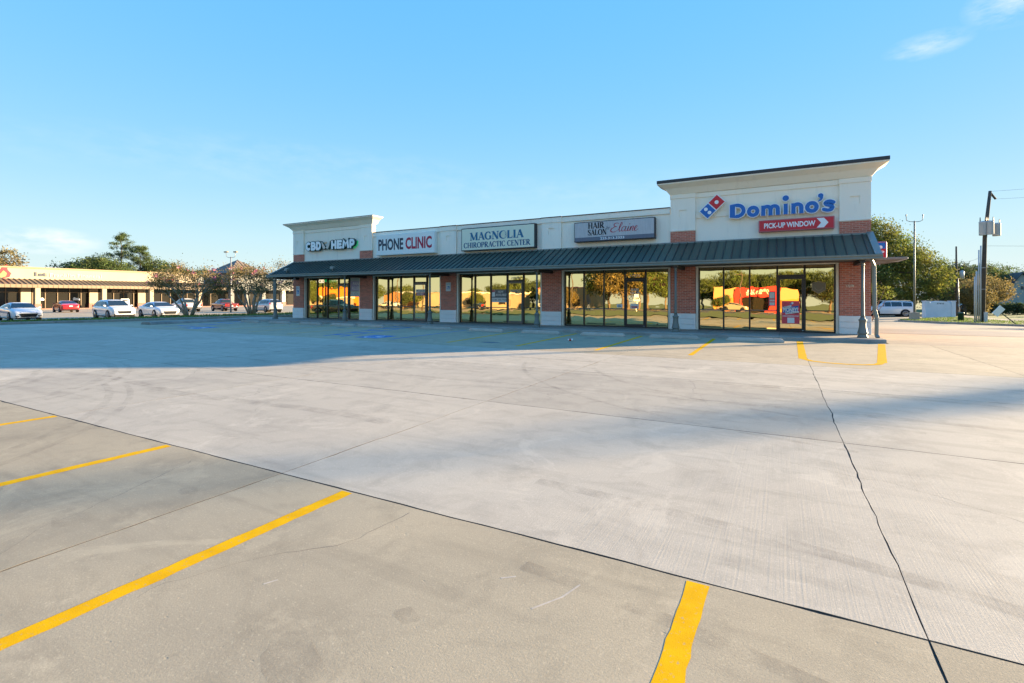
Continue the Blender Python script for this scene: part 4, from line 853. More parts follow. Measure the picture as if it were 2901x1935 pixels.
# bubble-letter sign with wings
t = thing('letter_sign', 'white bubble letters with angel wings on dark green backing above the first shop', 'sign', (-24.6, 21.62, 4.4))
def bub(x, strokes, wdt=.40, h=.40, zb=4.51):
    S_ = []
    for s in strokes:
        if isinstance(s, tuple): S_.append(([(x + u * wdt, zb + v * h) for u, v in s[0]], 'o'))
        else: S_.append([(x + u * wdt, zb + v * h) for u, v in s])
    return strokes_part('letter', S_, 21.58, .155, ['letter_white', 'letter_case'], t, edge=.075, depth=.13)
Cg = [arc(.55, .5, .45, .48, 60, 300, 10)]
Bg = [[(.12, 0), (.12, 1)], [(.12, 1)] + arc(.5, .76, .28, .24, 90, -90, 6) + [(.12, .52)], [(.12, .52)] + arc(.55, .26, .32, .26, 90, -90, 6) + [(.12, 0)]]
Dg = [[(.12, 0), (.12, 1)], [(.12, 1)] + arc(.4, .5, .45, .5, 90, -90, 9) + [(.12, 0)]]
Hg = [[(.1, 0), (.1, 1)], [(.85, 0), (.85, 1)], [(.1, .5), (.85, .5)]]
Eg = [[(.85, .97), (.15, 1), (.12, 0), (.85, .03)], [(.12, .5), (.75, .5)]]
Mg = [[(.02, 0), (.18, 1), (.5, .35), (.82, 1), (.98, 0)]]
Pg = [[(.12, 0), (.12, 1)], [(.12, 1)] + arc(.5, .68, .33, .32, 90, -90, 7) + [(.12, .36)]]
bub(-26.74, Cg); bub(-26.26, Bg); bub(-25.79, Dg); bub(-24.42, Hg); bub(-23.92, Eg, .38); bub(-23.43, Mg, .44); bub(-22.86, Pg, .38)
b = MB()
for s in (-1, 1):
    q = [(-24.95 + s * u, v) for u, v in ((.02, 4.56), (.10, 4.50), (.20, 4.48), (.28, 4.58), (.33, 4.72), (.40, 4.96), (.30, 4.90), (.18, 4.76), (.08, 4.66))]
    b.prism(q if s > 0 else q[::-1], 21.57, 21.585, 0); b.prism([(-24.95 + (x + 24.95) * 1.15, 4.72 + (z - 4.72) * 1.15) for x, z in (q if s > 0 else q[::-1])], 21.60, 21.72, 1)
b.build('wings', ['wing_cream', 'letter_case'], t)
b = MB(); v, f = ribbon([(-24.95 + .12 * math.cos(R_(a_)), 4.86 + .035 * math.sin(R_(a_))) for a_ in range(0, 360, 24)], .03, 21.565, .02, close=True); b.add(v, f); b.build('halo', 'gold', t)
b = MB(); v, f = ribbon([(-22.80, 4.50), (-22.62, 4.46), (-22.42, 4.66), (-22.40, 4.86)], .05, 21.74, .02, True); b.add(v, f); b.build('glow_strip', 'neon_green', t)
# small side sign on the drive-through wall
t = thing('blade_sign', 'small red and blue projecting sign past the end of the awning', 'sign', (5.3, 37.0, 3.9))
MB().box(4.2, 5.62, 36.95, 37.15, 3.80, 4.85).build('sign_box', 'pink', t, .06); MB().box(4.28, 5.54, 36.94, 36.949, 4.40, 4.77).build('panel', 'sign_blue', t); MB().box(4.28, 5.54, 36.94, 36.949, 3.88, 4.395).build('panel', 'sign_red', t)
b = MB(); lettering(b, 'PICK-UP', 4.34, 5.48, 4.05, 4.28, 36.936, bold=.03); b.build('lettering', 'sign_white', t); MB().prism(disc(5.3, 4.5, .1, 14), 36.932, 36.938).build('dot', 'sign_white', t)
b = MB(); b.box(2.81, 4.2, 37.0, 37.1, 4.2, 4.3); b.build('bracket', 'steel_grey', t)

# ---------------------------------------------------------------- notices on pillars and glass
def hc(x0, x1, z0, z1, label):
    t = thing('parking_sign', label, 'sign', ((x0 + x1) / 2, 21.70, z0))
    b = MB(); b.box(x0, x1, 21.690, 21.698, z0, z1); b.build('plate', 'sign_hc', t, .01)
    h = z1 - z0; w_ = x1 - x0; cx_ = (x0 + x1) / 2; MB().box(cx_ - w_ * .27, cx_ + w_ * .27, 21.686, 21.6895, z0 + h * .22, z0 + h * .58).build('symbol_field', 'hc_blue', t)
    b = MB(); v, f = ribbon([(cx_ + w_ * .14 * math.cos(R_(a_)) - .005, z0 + h * .34 + w_ * .14 * math.sin(R_(a_))) for a_ in range(120, 400, 28)], .018, 21.684); b.add(v, f); v, f = ribbon([(cx_ - .03, z0 + h * .53), (cx_ - .01, z0 + h * .38), (cx_ + .05, z0 + h * .37)], .02, 21.6835); b.add(v, f); b.build('symbol', 'sign_white', t)
    b = MB(); lettering(b, 'RESERVED\nPARKING', x0 + .04, x1 - .04, z0 + h * .68, z0 + h * .9, 21.686); b.build('lettering', 'hc_blue', t)
hc(-27.84, -27.50, 1.56, 2.19, 'accessible parking sign on the brick pillar at the far shop end')
hc(-15.83, -15.52, 1.79, 2.26, 'accessible parking sign on the brick pillar between the middle shops')
def poster(name, label, x0, x1, z0, z1, y, body):
    t = thing(name, label, 'poster', ((x0 + x1) / 2, y, z0)); MB().box(x0, x1, y - .003, y, z0, z1).build('sheet', body, t); return t
GY = 21.9225; DY = 21.8695
# vacancy sign
t = poster('vacancy_sign', 'grey and white vacancy notice with phone number in the third shop window', -13.09, -12.20, 1.21, 1.86, GY, 'poster_grey')
MB().box(-13.085, -12.205, GY - .007, GY - .004, 1.215, 1.44).build('white_panel', 'decal_white', t); MB().box(-13.08, -12.90, GY - .007, GY - .004, 1.50, 1.85).build('logo_panel', 'sign_white', t); MB().box(-13.075, -12.905, GY - .010, GY - .008, 1.73, 1.845).build('logo_mark', 'pink', t)
b = MB(); lettering(b, 'NOW', -12.72, -12.40, 1.69, 1.81, GY - .005, bold=.03); lettering(b, 'AVAILABLE', -12.86, -12.23, 1.53, 1.65, GY - .005, bold=.03); b.build('lettering', 'decal_white', t)
b = MB(); lettering(b, '(228) 206-7920', -13.05, -12.24, 1.27, 1.39, GY - .009, bold=.012); b.build('lettering', 'poster_grey', t)
# hiring poster on the last door
t = poster('hiring_poster', 'red hiring poster taped to the last shop door', .03, .63, .44, 1.32, DY, 'poster_red')
MB().add([(x, DY - .006, z) for x, z in ((.06, 1.00), (.36, 1.07), (.35, 1.155), (.05, 1.085))], [(0, 1, 2, 3)]).build('banner', 'sign_white', t); b = MB()
MB().add([(x, DY - .0075, z) for x, z in ((.16, .80), (.60, .87), (.61, .93), (.16, .875))], [(0, 1, 2, 3)]).build('banner', 'sign_white', t); MB().add([(x, DY - .005, z) for x, z in ((.06, .86), (.57, .93), (.60, 1.14), (.08, 1.06))], [(0, 1, 2, 3)]).build('blue_field', 'sign_blue', t)
lettering(b, 'NEED', .085, .33, 1.035, 1.105, DY - .009, mi=0, shear=.1); lettering(b, 'APPLY TODAY', .18, .58, .83, .885, DY - .010, mi=0)
lettering(b, 'MONEY?', .08, .585, .89, 1.07, DY - .011, mi=1, bold=.04); lettering(b, 'JOBS.DOMINOS.COM', .06, .60, .70, .765, DY - .006, mi=1, bold=.03)
MB().box(.22, .46, DY - .006, DY - .004, .47, .68).build('white_square', 'sign_white', t)
u = Vector((.7, .7)); q = [(.30, 1.20), (.39, 1.29), (.44, 1.24), (.35, 1.15)]; b.add([(x, DY - .006, z) for x, z in q], [(0, 1, 2, 3)], 1); b.add([(x, DY - .008, z) for x, z in ((.31, 1.20), (.345, 1.235), (.385, 1.195), (.35, 1.16))], [(0, 1, 2, 3)], 2)
b.build('print', ['ink_black', 'sign_white', 'sign_blue'], t)
t = poster('opening_hours', 'translucent red strip with white notices beside the last shop door', -.42, -.18, 1.12, 1.70, GY, 'poster_red')
for z0, z1 in ((1.42, 1.66), (1.30, 1.37), (1.15, 1.26)): MB().box(-.39, -.21, GY - .007, GY - .004, z0, z1).build('notice', 'decal_white', t)
# pain relief banner
t = poster('window_banner', 'tall lilac banner beside the first shop door', -23.17, -22.32, 1.50, 2.66, GY, 'poster_pale')
MB().box(-23.15, -22.34, GY - .007, GY - .004, 1.86, 2.44).build('lilac_field', 'poster_lilac', t)
b = MB(); lettering(b, 'PAIN', -22.95, -22.45, 2.20, 2.39, GY - .009); lettering(b, 'RELIEF', -23.02, -22.42, 1.92, 2.12, GY - .009); lettering(b, 'CBD OIL', -23.13, -22.36, 1.56, 1.80, GY - .006, bold=.01); b.build('lettering', 'decal_white', t)
t = thing('neon_sign', 'small glowing letters hung inside the top of the first shop window', 'sign', (-25.8, 21.92, 2.4))
b = MB(); lettering(b, 'CBD', -25.98, -25.48, 2.38, 2.60, GY - .004, bold=.03); b.build('lettering', 'neon_white', t); MB().prism([(-25.46, 2.42), (-25.42, 2.62), (-25.36, 2.52), (-25.30, 2.62), (-25.28, 2.42), (-25.36, 2.46)], GY - .006, GY - .003).build('leaf', 'neon_green', t)
b = MB(); lettering(b, 'DELTA 8', -25.05, -24.42, 2.40, 2.54, GY - .004); b.build('lettering', 'neon_green', t)
# door lettering
t = thing('door_decal', 'white and red phone shop decal on the second shop door', 'decal', (-17.7, DY, 1.5))
MB().box(-18.02, -17.40, DY - .003, DY, 1.74, 1.91).build('white_field', 'decal_white', t); MB().box(-18.02, -17.40, DY - .003, DY, 1.56, 1.735).build('red_field', 'pink', t); b = MB(); lettering(b, 'PHONE', -17.98, -17.44, 1.77, 1.88, DY - .006, mi=2); lettering(b, 'CLINIC', -17.94, -17.48, 1.59, 1.70, DY - .006, mi=0, bold=.03); b.build('print', ['decal_white', 'pink', 'poster_grey'], t)
t = thing('door_decal', 'white lettering decal on the third shop door', 'decal', (-11.7, DY, 1.5))
b = MB(); serif_text(b, 'MAGNOLIA', -11.98, -11.40, 1.74, 1.85, DY - .002, fat=1.3); lettering(b, 'CHIROPRACTIC CENTER', -11.99, -11.38, 1.69, 1.73, DY - .002, bold=.02); b.build('print', 'decal_white', t)
for xa, xb, z in ((-11.92, -11.80, 1.645), (-11.77, -11.64, 1.645), (-11.61, -11.46, 1.645), (-11.98, -11.74, 1.585), (-11.71, -11.40, 1.585)): MB().box(xa, xb, DY - .003, DY - .0015, z - .011, z + .011).build('small_print', 'decal_white', t)
t = thing('door_decal', 'white hair salon lettering decal on the fourth shop door', 'decal', (-5.7, DY, 1.2))
b = MB(); serif_text(b, 'HAIR', -5.86, -5.50, 1.74, 1.86, DY - .002, fat=1.4); serif_text(b, 'SALON', -5.90, -5.46, 1.60, 1.71, DY - .002, fat=1.4); script_name(b, -5.94, -5.44, 1.36, 1.54, DY - .002, s=1.2); lettering(b, '225.313.3323', -5.95, -5.44, 1.26, 1.31, DY - .002, bold=.02); b.build('print', 'decal_white', t)
t = poster('door_notice', 'small white open-hours card low on the fourth shop door', -5.88, -5.52, .96, 1.18, DY, 'decal_white'); MB().box(-5.84, -5.56, DY - .007, DY - .004, .99, 1.07).build('red_field', 'pink', t)
t = poster('window_card', 'small pale card in the fourth shop window beside the door', -6.52, -6.26, 1.00, 1.16, GY, 'decal_white'); MB().box(-6.46, -6.32, GY - .007, GY - .004, 1.04, 1.09).build('mark', 'ink_teal', t)
t = thing('window_decal', 'faded red haircut price lettering on the fourth shop window', 'decal', (-4.7, GY, 1.9))
b = MB(); lettering(b, 'HAIRCUTS', -4.95, -4.42, 2.19, 2.32, GY - .002); lettering(b, '$', -4.92, -4.80, 1.95, 2.08, GY - .002, bold=.03); lettering(b, '10', -4.62, -4.38, 1.95, 2.08, GY - .002, bold=.03); b.build('print', 'decal_red', t)
for k, (body, lab, mt) in enumerate((('17274', 'small white house number above the third shop door', 'decal_white'), ('17276', 'white house number above the fourth shop door', 'decal_white'))):
    X = WX[2 + k]; cx_ = (X[3] + X[4]) / 2; t = thing('house_number', lab, 'number', (cx_, GY, 2.36)); b = MB(); lettering(b, body, cx_ - .22, cx_ + .22, 2.37, 2.49, GY - .002, bold=.02); b.build('digits', mt, t)
t = thing('house_number', 'brass house number on the last brick pillar', 'number', (2.2, 21.70, 1.8)); b = MB(); lettering(b, '17278', 2.10, 2.33, 1.83, 1.91, 21.690, bold=.01); b.build('digits', 'sign_cream', t)
t = thing('window_decal', 'faint shield emblem in the last shop window beyond the door', 'decal', (1.25, GY, 1.6))
b = MB(); v, f = ribbon([(1.05, 2.0), (1.25, 2.06), (1.47, 2.0), (1.47, 1.74), (1.25, 1.60), (1.05, 1.74)], .02, GY - .002, close=True); b.add(v, f); v, f = ribbon(arc(1.26, 1.98, .17, .26, 215, 325, 10), .018, GY - .003); b.add(v, f); b.build('print', 'store_tan', t); MB().add([(x, GY - .0008, z) for x, z in ((1.06, 1.98), (1.06, 1.75), (1.25, 1.62), (1.46, 1.75), (1.46, 1.98), (1.25, 2.04))], [tuple(range(6))]).build('shield', 'poster_shield', t)
# flood lamps on the awning
for x, lab in ((-26.8, 'small floodlight on the awning near its far end'), (-22.79, 'small floodlight on the awning below the brick beside the phone sign')):
    t = thing('floodlight', lab, 'floodlight', (x, 20.2, 3.0), 0, 'floodlights on the awning')
    b = MB(); b.box(x - .02, x + .02, 20.18, 20.22, 2.99, 3.12); b.build('bracket', 'steel_grey', t)
    b = MB(); b.prism_x([(20.10, 3.10), (20.30, 3.14), (20.28, 3.27), (20.12, 3.24)], x - .13, x + .13); b.build('housing', 'gutter', t, .01)
    MB().quad((x - .11, 20.295, 3.15), (x + .11, 20.295, 3.15), (x + .11, 20.283, 3.25), (x - .11, 20.283, 3.25)).build('lens', 'lamp_clear', t)
t = thing('soffit_lamp', 'small bulb lamp under the awning by the far pillar', 'lamp', (-27.5, 21.4, 2.62)); b = MB(); b.lathe([(.05, 2.734), (.05, 2.70), (.09, 2.66), (.075, 2.62)], 10, (-27.5, 21.3, 0)); b.build('shade', 'sign_white', t)

# ---------------------------------------------------------------- wheel stops
ws = [(-.75, 'wheel stop nearest the yellow no-parking box'), (-3.32, 'second wheel stop from the no-parking box, by the corner shop window'), (-5.93, 'wheel stop in front of the brick pillar before the hair salon end'), (-8.52, 'wheel stop in front of the hair salon window'),
      (-11.1, 'wheel stop in front of the third shop door'), (-13.75, 'wheel stop beside the blue line before the third shop'), (-17.75, 'wheel stop just past the blue hatched aisle'), (-19.65, 'wheel stop in front of the second shop pillar'), (-22.05, 'wheel stop before the pillar between the first two shops'), (-24.6, 'wheel stop in front of the first shop window'), (-27.2, 'broken wheel stop by the end post of the walk')]
for k, (x, lab) in enumerate(ws):
    t = thing('wheel_stop', 'pale concrete ' + lab, 'wheel stop', (x, 18.1, 0), 0, 'wheel stops before the shops', world=False)
    t.rotation_euler.z = R_(rnd.uniform(-1.2, 1.2)); L = .86; s_ = .9
    b = MB(); pr = [(-.08, 0), (-.075, .05), (-.052, .118), (-.04, .125), (.04, .125), (.052, .118), (.075, .05), (.08, 0)]
    b.add([(-L + (.09 if z > .06 else 0.0), y, z) for y, z in pr] + [(L - (.09 if z > .06 else 0.0), y, z) for y, z in pr], [tuple(range(8))[::-1], tuple(range(8, 16))] + [(i, i + 8, (i + 1) % 8 + 8, (i + 1) % 8) for i in range(8)])
    o = b.build('block', 'concrete_stop', t, .012)
    for sx in (-.55, .55): MB().lathe([(.018, 0), (.018, .004)], 10, (sx, 0, .1255)).build('pin', 'cap_dark', t)
# stray litter
t = thing('paper_cup', 'crushed paper cup lying in a parking bay before the hair salon', 'litter', (-6.15, 15.4, 0), R_(25), None, False)
b = MB(); b.lathe([(.03, -.09), (.042, .08)], 12, (0, 0, .045), 'x'); b.build('cup', 'decal_white', t); b = MB(); b.lathe([(.034, -.05), (.039, .02)], 12, (0, 0, .0455), 'x'); b.build('sleeve', 'decal_red', t)

# ---------------------------------------------------------------- vehicles (local +X is the nose)
def car(name, label, cat, loc, rz, kind, paintm, scale=1.0, group=None):
    t = thing(name, label, cat, loc, rz, group, world=False); t.scale = (scale, ) * 3
    if kind == 'sedan':
        L, W, wb, wr = 4.9, 1.85, 2.83, .335
        st = [(-2.45, .42, .78, .80, .70, .60), (-2.36, .26, .98, 1.00, .84, .66), (-1.95, .22, 1.05, 1.07, .92, .68), (-1.55, .2, 1.06, 1.10, .925, .66), (-.85, .2, 1.02, 1.42, .925, .60), (-.15, .2, .98, 1.47, .925, .61), (.45, .2, .95, 1.43, .925, .60), (1.22, .2, .96, 1.00, .925, .70), (1.75, .2, .90, .92, .915, .70), (2.2, .22, .80, .83, .87, .66), (2.42, .30, .64, .68, .72, .58)]
        gl = dict(wind=(6, 7), rear=(3, 4), side=[(3.55, 4.9), (4.98, 5.9), (5.98, 6.78)])
    elif kind == 'suv':
        L, W, wb, wr = 4.65, 1.84, 2.73, .36
        st = [(-2.32, .50, .95, 1.00, .74, .62), (-2.25, .30, 1.06, 1.20, .88, .64), (-1.95, .26, 1.10, 1.58, .92, .61), (-1.2, .24, 1.08, 1.66, .92, .62), (-.3, .24, 1.06, 1.68, .92, .63), (.35, .24, 1.04, 1.63, .92, .62), (1.15, .24, 1.06, 1.10, .92, .72), (1.75, .26, 1.00, 1.03, .91, .72), (2.15, .28, .90, .94, .86, .68), (2.32, .38, .72, .78, .72, .58)]
        gl = dict(wind=(5, 6), rear=(1, 2), side=[(2.15, 2.9), (3.0, 3.95), (4.05, 4.9), (5.0, 5.72)])
    elif kind == 'bigsuv':
        L, W, wb, wr = 5.3, 2.03, 3.07, .41
        st = [(-2.65, .55, 1.05, 1.12, .86, .70), (-2.58, .36, 1.16, 1.35, .98, .73), (-2.38, .32, 1.2, 1.84, 1.01, .70), (-1.3, .3, 1.2, 1.92, 1.01, .71), (-.2, .3, 1.2, 1.94, 1.01, .72), (.55, .3, 1.19, 1.88, 1.01, .71), (1.3, .3, 1.2, 1.25, 1.01, .82), (2.0, .3, 1.16, 1.2, 1.0, .82), (2.5, .32, 1.08, 1.12, .96, .8), (2.65, .42, .9, .96, .86, .7)]
        gl = dict(wind=(5, 6), rear=(1, 2), side=[(2.1, 2.95), (3.05, 4.0), (4.08, 4.95), (5.03, 5.7)])
    else:
        L, W, wb, wr = 5.7, 1.98, 3.6, .40
        st = [(-2.85, .55, 1.10, 1.12, .92, .80), (-2.80, .45, 1.16, 1.18, .97, .84), (-1.6, .42, 1.18, 1.20, .98, .84), (-.95, .42, 1.18, 1.20, .98, .84), (-.86, .40, 1.20, 1.80, .98, .66), (-.1, .38, 1.19, 1.88, .98, .68), (.55, .38, 1.18, 1.80, .98, .67), (1.25, .38, 1.19, 1.23, .98, .80), (2.1, .40, 1.15, 1.18, .97, .80), (2.7, .44, 1.08, 1.10, .93, .78), (2.85, .55, .88, .92, .84, .70)]
        gl = dict(wind=(6, 7), rear=(3, 4), side=[(4.12, 4.85), (4.95, 5.80), (5.88, 6.72)])
    def ring(s):
        x, zb, zl, zr_, hw, hr = s
        half = [(hw * .78, zb), (hw * .97, zb + .06), (hw, zb + (zl - zb) * .45), (hw * .985, zl - .07), (hw * .94, zl), (hr + (hw * .94 - hr) * .12, zr_ - (zr_ - zl) * .14), (hr * .90, zr_ - .012), (hr * .5, zr_ + .012)]
        return [(x, -y, z) for y, z in half] + [(x, y, z) for y, z in half[::-1]]
    b = MB(); rs = [ring(s) for s in st]; n = 16; vs = [p for r_ in rs for p in r_]
    fs = [(i * n + k, i * n + (k + 1) % n, (i + 1) * n + (k + 1) % n, (i + 1) * n + k) for i in range(len(rs) - 1) for k in range(n)] + [tuple(range(n)), tuple((len(rs) - 1) * n + k for k in range(n))]
    b.add(vs, fs, 0, True); body = b.build('body', paintm, t)
    m_ = body.modifiers.new('split', 'EDGE_SPLIT'); m_.split_angle = R_(50)
    def samp(u):
        i = min(int(u), len(st) - 2); f = u - i; return [st[i][k] + (st[i + 1][k] - st[i][k]) * f for k in range(6)]
    for a, c in gl['side']:
        for s in (-1, 1):
            A, Cc = samp(a), samp(c); q = []
            for S_ in (A, Cc):
                x, zb, zl, zr_, hw, hr = S_; yb = hw * .94; yt = hr + (yb - hr) * .12; ztop = zr_ - (zr_ - zl) * .14
                q.append([(x, s * (yb + (yt - yb) * k + .012), zl + (ztop - zl) * k + .004) for k in (.07, .90)])
            (p0, p1), (p2, p3) = q; MB().quad(p0, p2, p3, p1).build('side_window', 'car_glass', t)
    for nm, (i, j), out in (('windscreen', gl['wind'], .02), ('rear_window', gl['rear'], -.02)):
        A, Cc = st[i], st[j]
        hi, lo = (A, Cc) if A[3] > Cc[3] else (Cc, A)
        q = []
        for f_, S_ in ((.08, 0), (.90, 0)):
            x = hi[0] + (lo[0] - hi[0]) * f_ + out; z = hi[3] + (lo[3] - hi[3]) * f_ + .018; y = (hi[5] * .93 + (lo[4] * .86 - hi[5] * .93) * f_)
            q.append((x, -y, z)); q.append((x, y, z))
        MB().add([q[0], q[1], q[3], q[2]], [(0, 1, 2, 3)]).build(nm, 'car_glass', t)
    # wheels with arches
    for xw in (wb / 2 - .03, -wb / 2 - .03):
        for s in (-1, 1):
            yo = s * W / 2
            b = MB(); b.lathe([(wr * 1.20, -.05), (wr * 1.20, .012)] if s > 0 else [(wr * 1.20, -.012), (wr * 1.20, .05)], 22, (xw, yo, wr + .02), 'y'); b.build('wheel_arch', 'black_plastic', t)
            b = MB(); b.lathe([(wr * .6, -.11), (wr * .93, -.11), (wr, -.07), (wr, .07), (wr * .93, .11), (wr * .6, .11)], 22, (xw, yo - s * .085, wr), 'y'); wo = b.build('wheel', 'tyre', t)
            b = MB(); yf = yo + s * .027
            b.lathe([(wr * .70, 0), (wr * .70, .006)], 20, (xw, yf - (.006 if s > 0 else 0), wr), 'y', 1)
            for k in range(5):
                a = 2 * math.pi * k / 5 + .3; b.bar((xw + .04 * math.cos(a), yf + s * .008, wr + .04 * math.sin(a)), (xw + wr * .68 * math.cos(a), yf + s * .008, wr + wr * .68 * math.sin(a)), .06, .02, 0)
            b.lathe([(wr * .70, 0), (wr * .70, .012), (wr * .60, .012), (wr * .60, 0)], 20, (xw, yf, wr), 'y', 0)
            b.build('rim', ['rim', 'black_plastic'], wo)
    F = L / 2; R0 = -L / 2; zh = st[-2][2] - .02; hw = st[-2][4]
    truck = kind == 'pickup'
    # nose: lamps, grille, bumper, plate
    for s in (-1, 1):
        b = MB(); y0, y1 = s * hw * .50, s * hw * 1.0; xf = F - .03
        b.add([(xf + .035, y0, zh - .13), (xf - .22, y1, zh - .10), (xf - .24, y1, zh + .0), (xf - .01, y0, zh - .05)], [(0, 1, 2, 3)]); b.build('headlight', 'lamp_clear', t)
        b = MB(); b.box(F - .10, F - .015, min(s * hw * .62, s * hw * .88), max(s * hw * .62, s * hw * .88), .36, .46); b.build('fog_lamp', 'black_plastic', t, .02)
        xm = [S_ for S_ in st][gl['wind'][1]][0] - .25; zb = st[gl['wind'][1]][2] + .02
        b = MB(); b.prism_x([(s * (W / 2 - .06), zb), (s * (W / 2 + .14), zb + .03), (s * (W / 2 + .15), zb + .15), (s * (W / 2 + .01), zb + .15)], xm - .06, xm + .05); b.build('mirror', paintm, t, .015)
        for xd in ((.15, -.75) if kind != 'pickup' else (.2, -.6)): MB().box(xd - .10, xd + .08, s * (W / 2 - .012) - .012, s * (W / 2 - .012) + .02, st[4][2] - .16, st[4][2] - .13).build('handle', paintm, t)
        b = MB(); zt = st[1][2]; b.add([(R0 - .0, s * hw * .55, zt - .16), (R0 + .10, s * hw * 1.0, zt - .17), (R0 + .06, s * hw * 1.0, zt + (.16 if kind in ('suv', 'bigsuv') else .0)), (R0 + .0, s * hw * .62, zt - .03)], [(0, 1, 2, 3)])
        if truck: b = MB(); b.box(R0 - .012, R0 + .06, min(s * .80, s * .965), max(s * .80, s * .965), .78, 1.10)
        b.build('tail_light', 'lamp_red', t)
    b = MB(); zg0 = .34 if kind == 'sedan' else .48 if kind == 'suv' else .55; b.prism_x([(-hw * .62, zh - .17), (hw * .62, zh - .17), (hw * .50, zg0), (-hw * .50, zg0)], F - .12, F + .012); gr = b.build('grille', 'black_plastic', t)
    MB().box(F + .013, F + .022, -hw * .60, hw * .60, zh - .215, zh - .195).build('grille_bar', 'chrome', gr)
    MB().box(F - .24, F + .004, -hw * .84, hw * .84, .19, .29 if kind == 'sedan' else .40).build('front_bumper', 'black_plastic', t, .02)
    if truck:
        MB().box(R0 - .09, R0 + .12, -.95, .95, .50, .66).build('rear_bumper', 'chrome' if paintm != 'paint_car_white' else 'black_plastic', t, .02); MB().box(R0 - .012, R0 + .03, -.78, .78, .74, 1.13).build('tailgate', paintm, t, .02); MB().box(R0 + .06, -.98, -.80, .80, 1.205, 1.215).build('bed_liner', 'black_plastic', t); MB().box(R0 - .02, R0 - .011, -.12, .12, .98, 1.05).build('tailgate_handle', 'black_plastic', t)
    else: MB().box(R0 - .03, R0 + .22, -hw * .86, hw * .86, .26, .42).build('rear_bumper', 'black_plastic', t, .03)
    MB().box(R0 - .035, R0 - .028, -.16, .16, .72, .86).build('number_plate', 'plate', t)
    MB().box(-wb / 2 + .45, wb / 2 - .45, -W / 2 + .02, W / 2 - .02, .19, .27).build('sill', 'black_plastic', t)
    if kind == 'bigsuv':
        for s in (-1, 1): MB().bar((-2.2, s * .66, 1.97), (.5, s * .66, 1.95), .05, .04).build('roof_rail', 'chrome', t)
    return t
ZL = -.42
car('parked_sedan', 'white sedan parked alone nearest the photo edge, nose towards the lot', 'car', (-54.6, 16.3, ZL), R_(-4), 'sedan', 'paint_car_white', 1, 'cars parked before the plaza')
car('parked_suv', 'white compact SUV parked nose-out beside a white sedan', 'car', (-52.4, 21.9, ZL), R_(-4), 'suv', 'paint_car_white', 1, 'cars parked before the plaza')
car('parked_sedan', 'white sedan parked between the white SUV and the crape myrtle', 'car', (-52.4, 25.5, ZL), R_(-4), 'sedan', 'paint_car_white', 1, 'cars parked before the plaza')
car('parked_sedan', 'bright red sedan parked facing the plaza shops', 'car', (-81.0, 28.6, ZL), R_(172), 'sedan', 'paint_car_red', 1, 'cars parked before the plaza')
car('pickup_truck', 'white pickup truck parked with its tailgate towards the lot', 'truck', (-69.7, 37.2, ZL), R_(172), 'pickup', 'paint_car_white', .93, 'cars parked before the plaza')
car('pickup_truck', 'dark red pickup truck parked with its tailgate towards the lot', 'truck', (-68.4, 41.6, ZL), R_(170), 'pickup', 'paint_car_maroon', .90, 'cars parked before the plaza')
car('parked_suv', 'silver SUV seen from behind beside the end post', 'car', (-58.4, 41.2, ZL), R_(170), 'suv', 'paint_car_silver', 1, 'cars parked before the plaza')
car('passing_suv', 'large white SUV driving past beyond the corner of the shops', 'car', (12.0, 79.2, -.98), R_(190), 'bigsuv', 'paint_car_white', 1.05)
car('parked_suv', 'dark SUV half hidden under the trees behind the white monument sign', 'car', (24.5, 98, -.98), R_(185), 'suv', 'paint_car_black')
car('pickup_truck', 'black pickup truck mirrored in the first shop window', 'truck', (-45.6, 3.0, -.35), R_(0), 'pickup', 'paint_car_black', 1.0)
car('parked_sedan', 'tan sedan mirrored in front of the red store', 'car', (-8.0, -58, -.03), R_(180), 'sedan', 'paint_car_tan')
car('parked_sedan', 'white sedan mirrored far off in the second shop window', 'car', (-92, -58, -.03), R_(20), 'sedan', 'paint_car_white')
for x, y, rz, kd, pm, lab in ((-74, -59, 5, 'suv', 'paint_car_white', 'white SUV mirrored before the cream building'), (-66, -60, 184, 'sedan', 'paint_car_black', 'black sedan mirrored before the cream building'), (-97, -60, 178, 'suv', 'paint_car_silver', 'silver SUV mirrored before the tan hall'), (-47, -60, 4, 'pickup', 'paint_car_white', 'white pickup mirrored before the pink-trimmed shop')): car('parked_car', lab, 'car', (x, y, -.03), R_(rz), kd, pm)

# ---------------------------------------------------------------- plaza across the lot (its front faces +X)
PX, PZ = -104.0, -.42
Pz = thing('plaza_building', 'long cream plaza shop row with tan metal canopy across the parking lot', 'building', (PX, 60, PZ))
b = MB(); b.box(PX - 18, PX - .7, -30, 150, PZ, 5.4); b.build('rear_block', 'plaza_wall', Pz)
MB().box(PX - .3, PX, -30, 57.6, 3.4, 6.05).build('front_wall', 'plaza_wall', Pz); MB().box(PX - .4, PX + .15, -30, 57.6, 6.05, 6.28).build('parapet_trim', 'plaza_trim', Pz)
MB().box(PX - .3, PX, 57.6, 62.4, 3.4, 5.75).build('front_wall', 'plaza_grey', Pz); MB().box(PX - .35, PX + .1, 57.6, 62.4, 5.75, 5.95).build('parapet_trim', 'roof_brown', Pz)
MB().box(PX - .3, PX, 73, 150, 3.4, 5.6).build('front_wall', 'plaza_grey', Pz)
b = MB(); b.prism([(PX, 4.35), (PX + 3.0, 3.46), (PX + 3.0, 3.42), (PX, 4.25)], -30, 62); ca = b.build('canopy', 'plaza_awn', Pz)
MB().box(PX + 2.95, PX + 3.05, -30, 62, 2.98, 3.44).build('fascia', 'plaza_awn', ca)
sm_ = MB().prism([(0, 0), (3.0, -.89), (3.0, -.80), (0, .09)], -.03, .03).mesh('seam', 'plaza_seam'); fl = MB().box(0, .02, -.03, .03, 0, .44).mesh('rib', 'plaza_seam'); pb = Pz['_base']
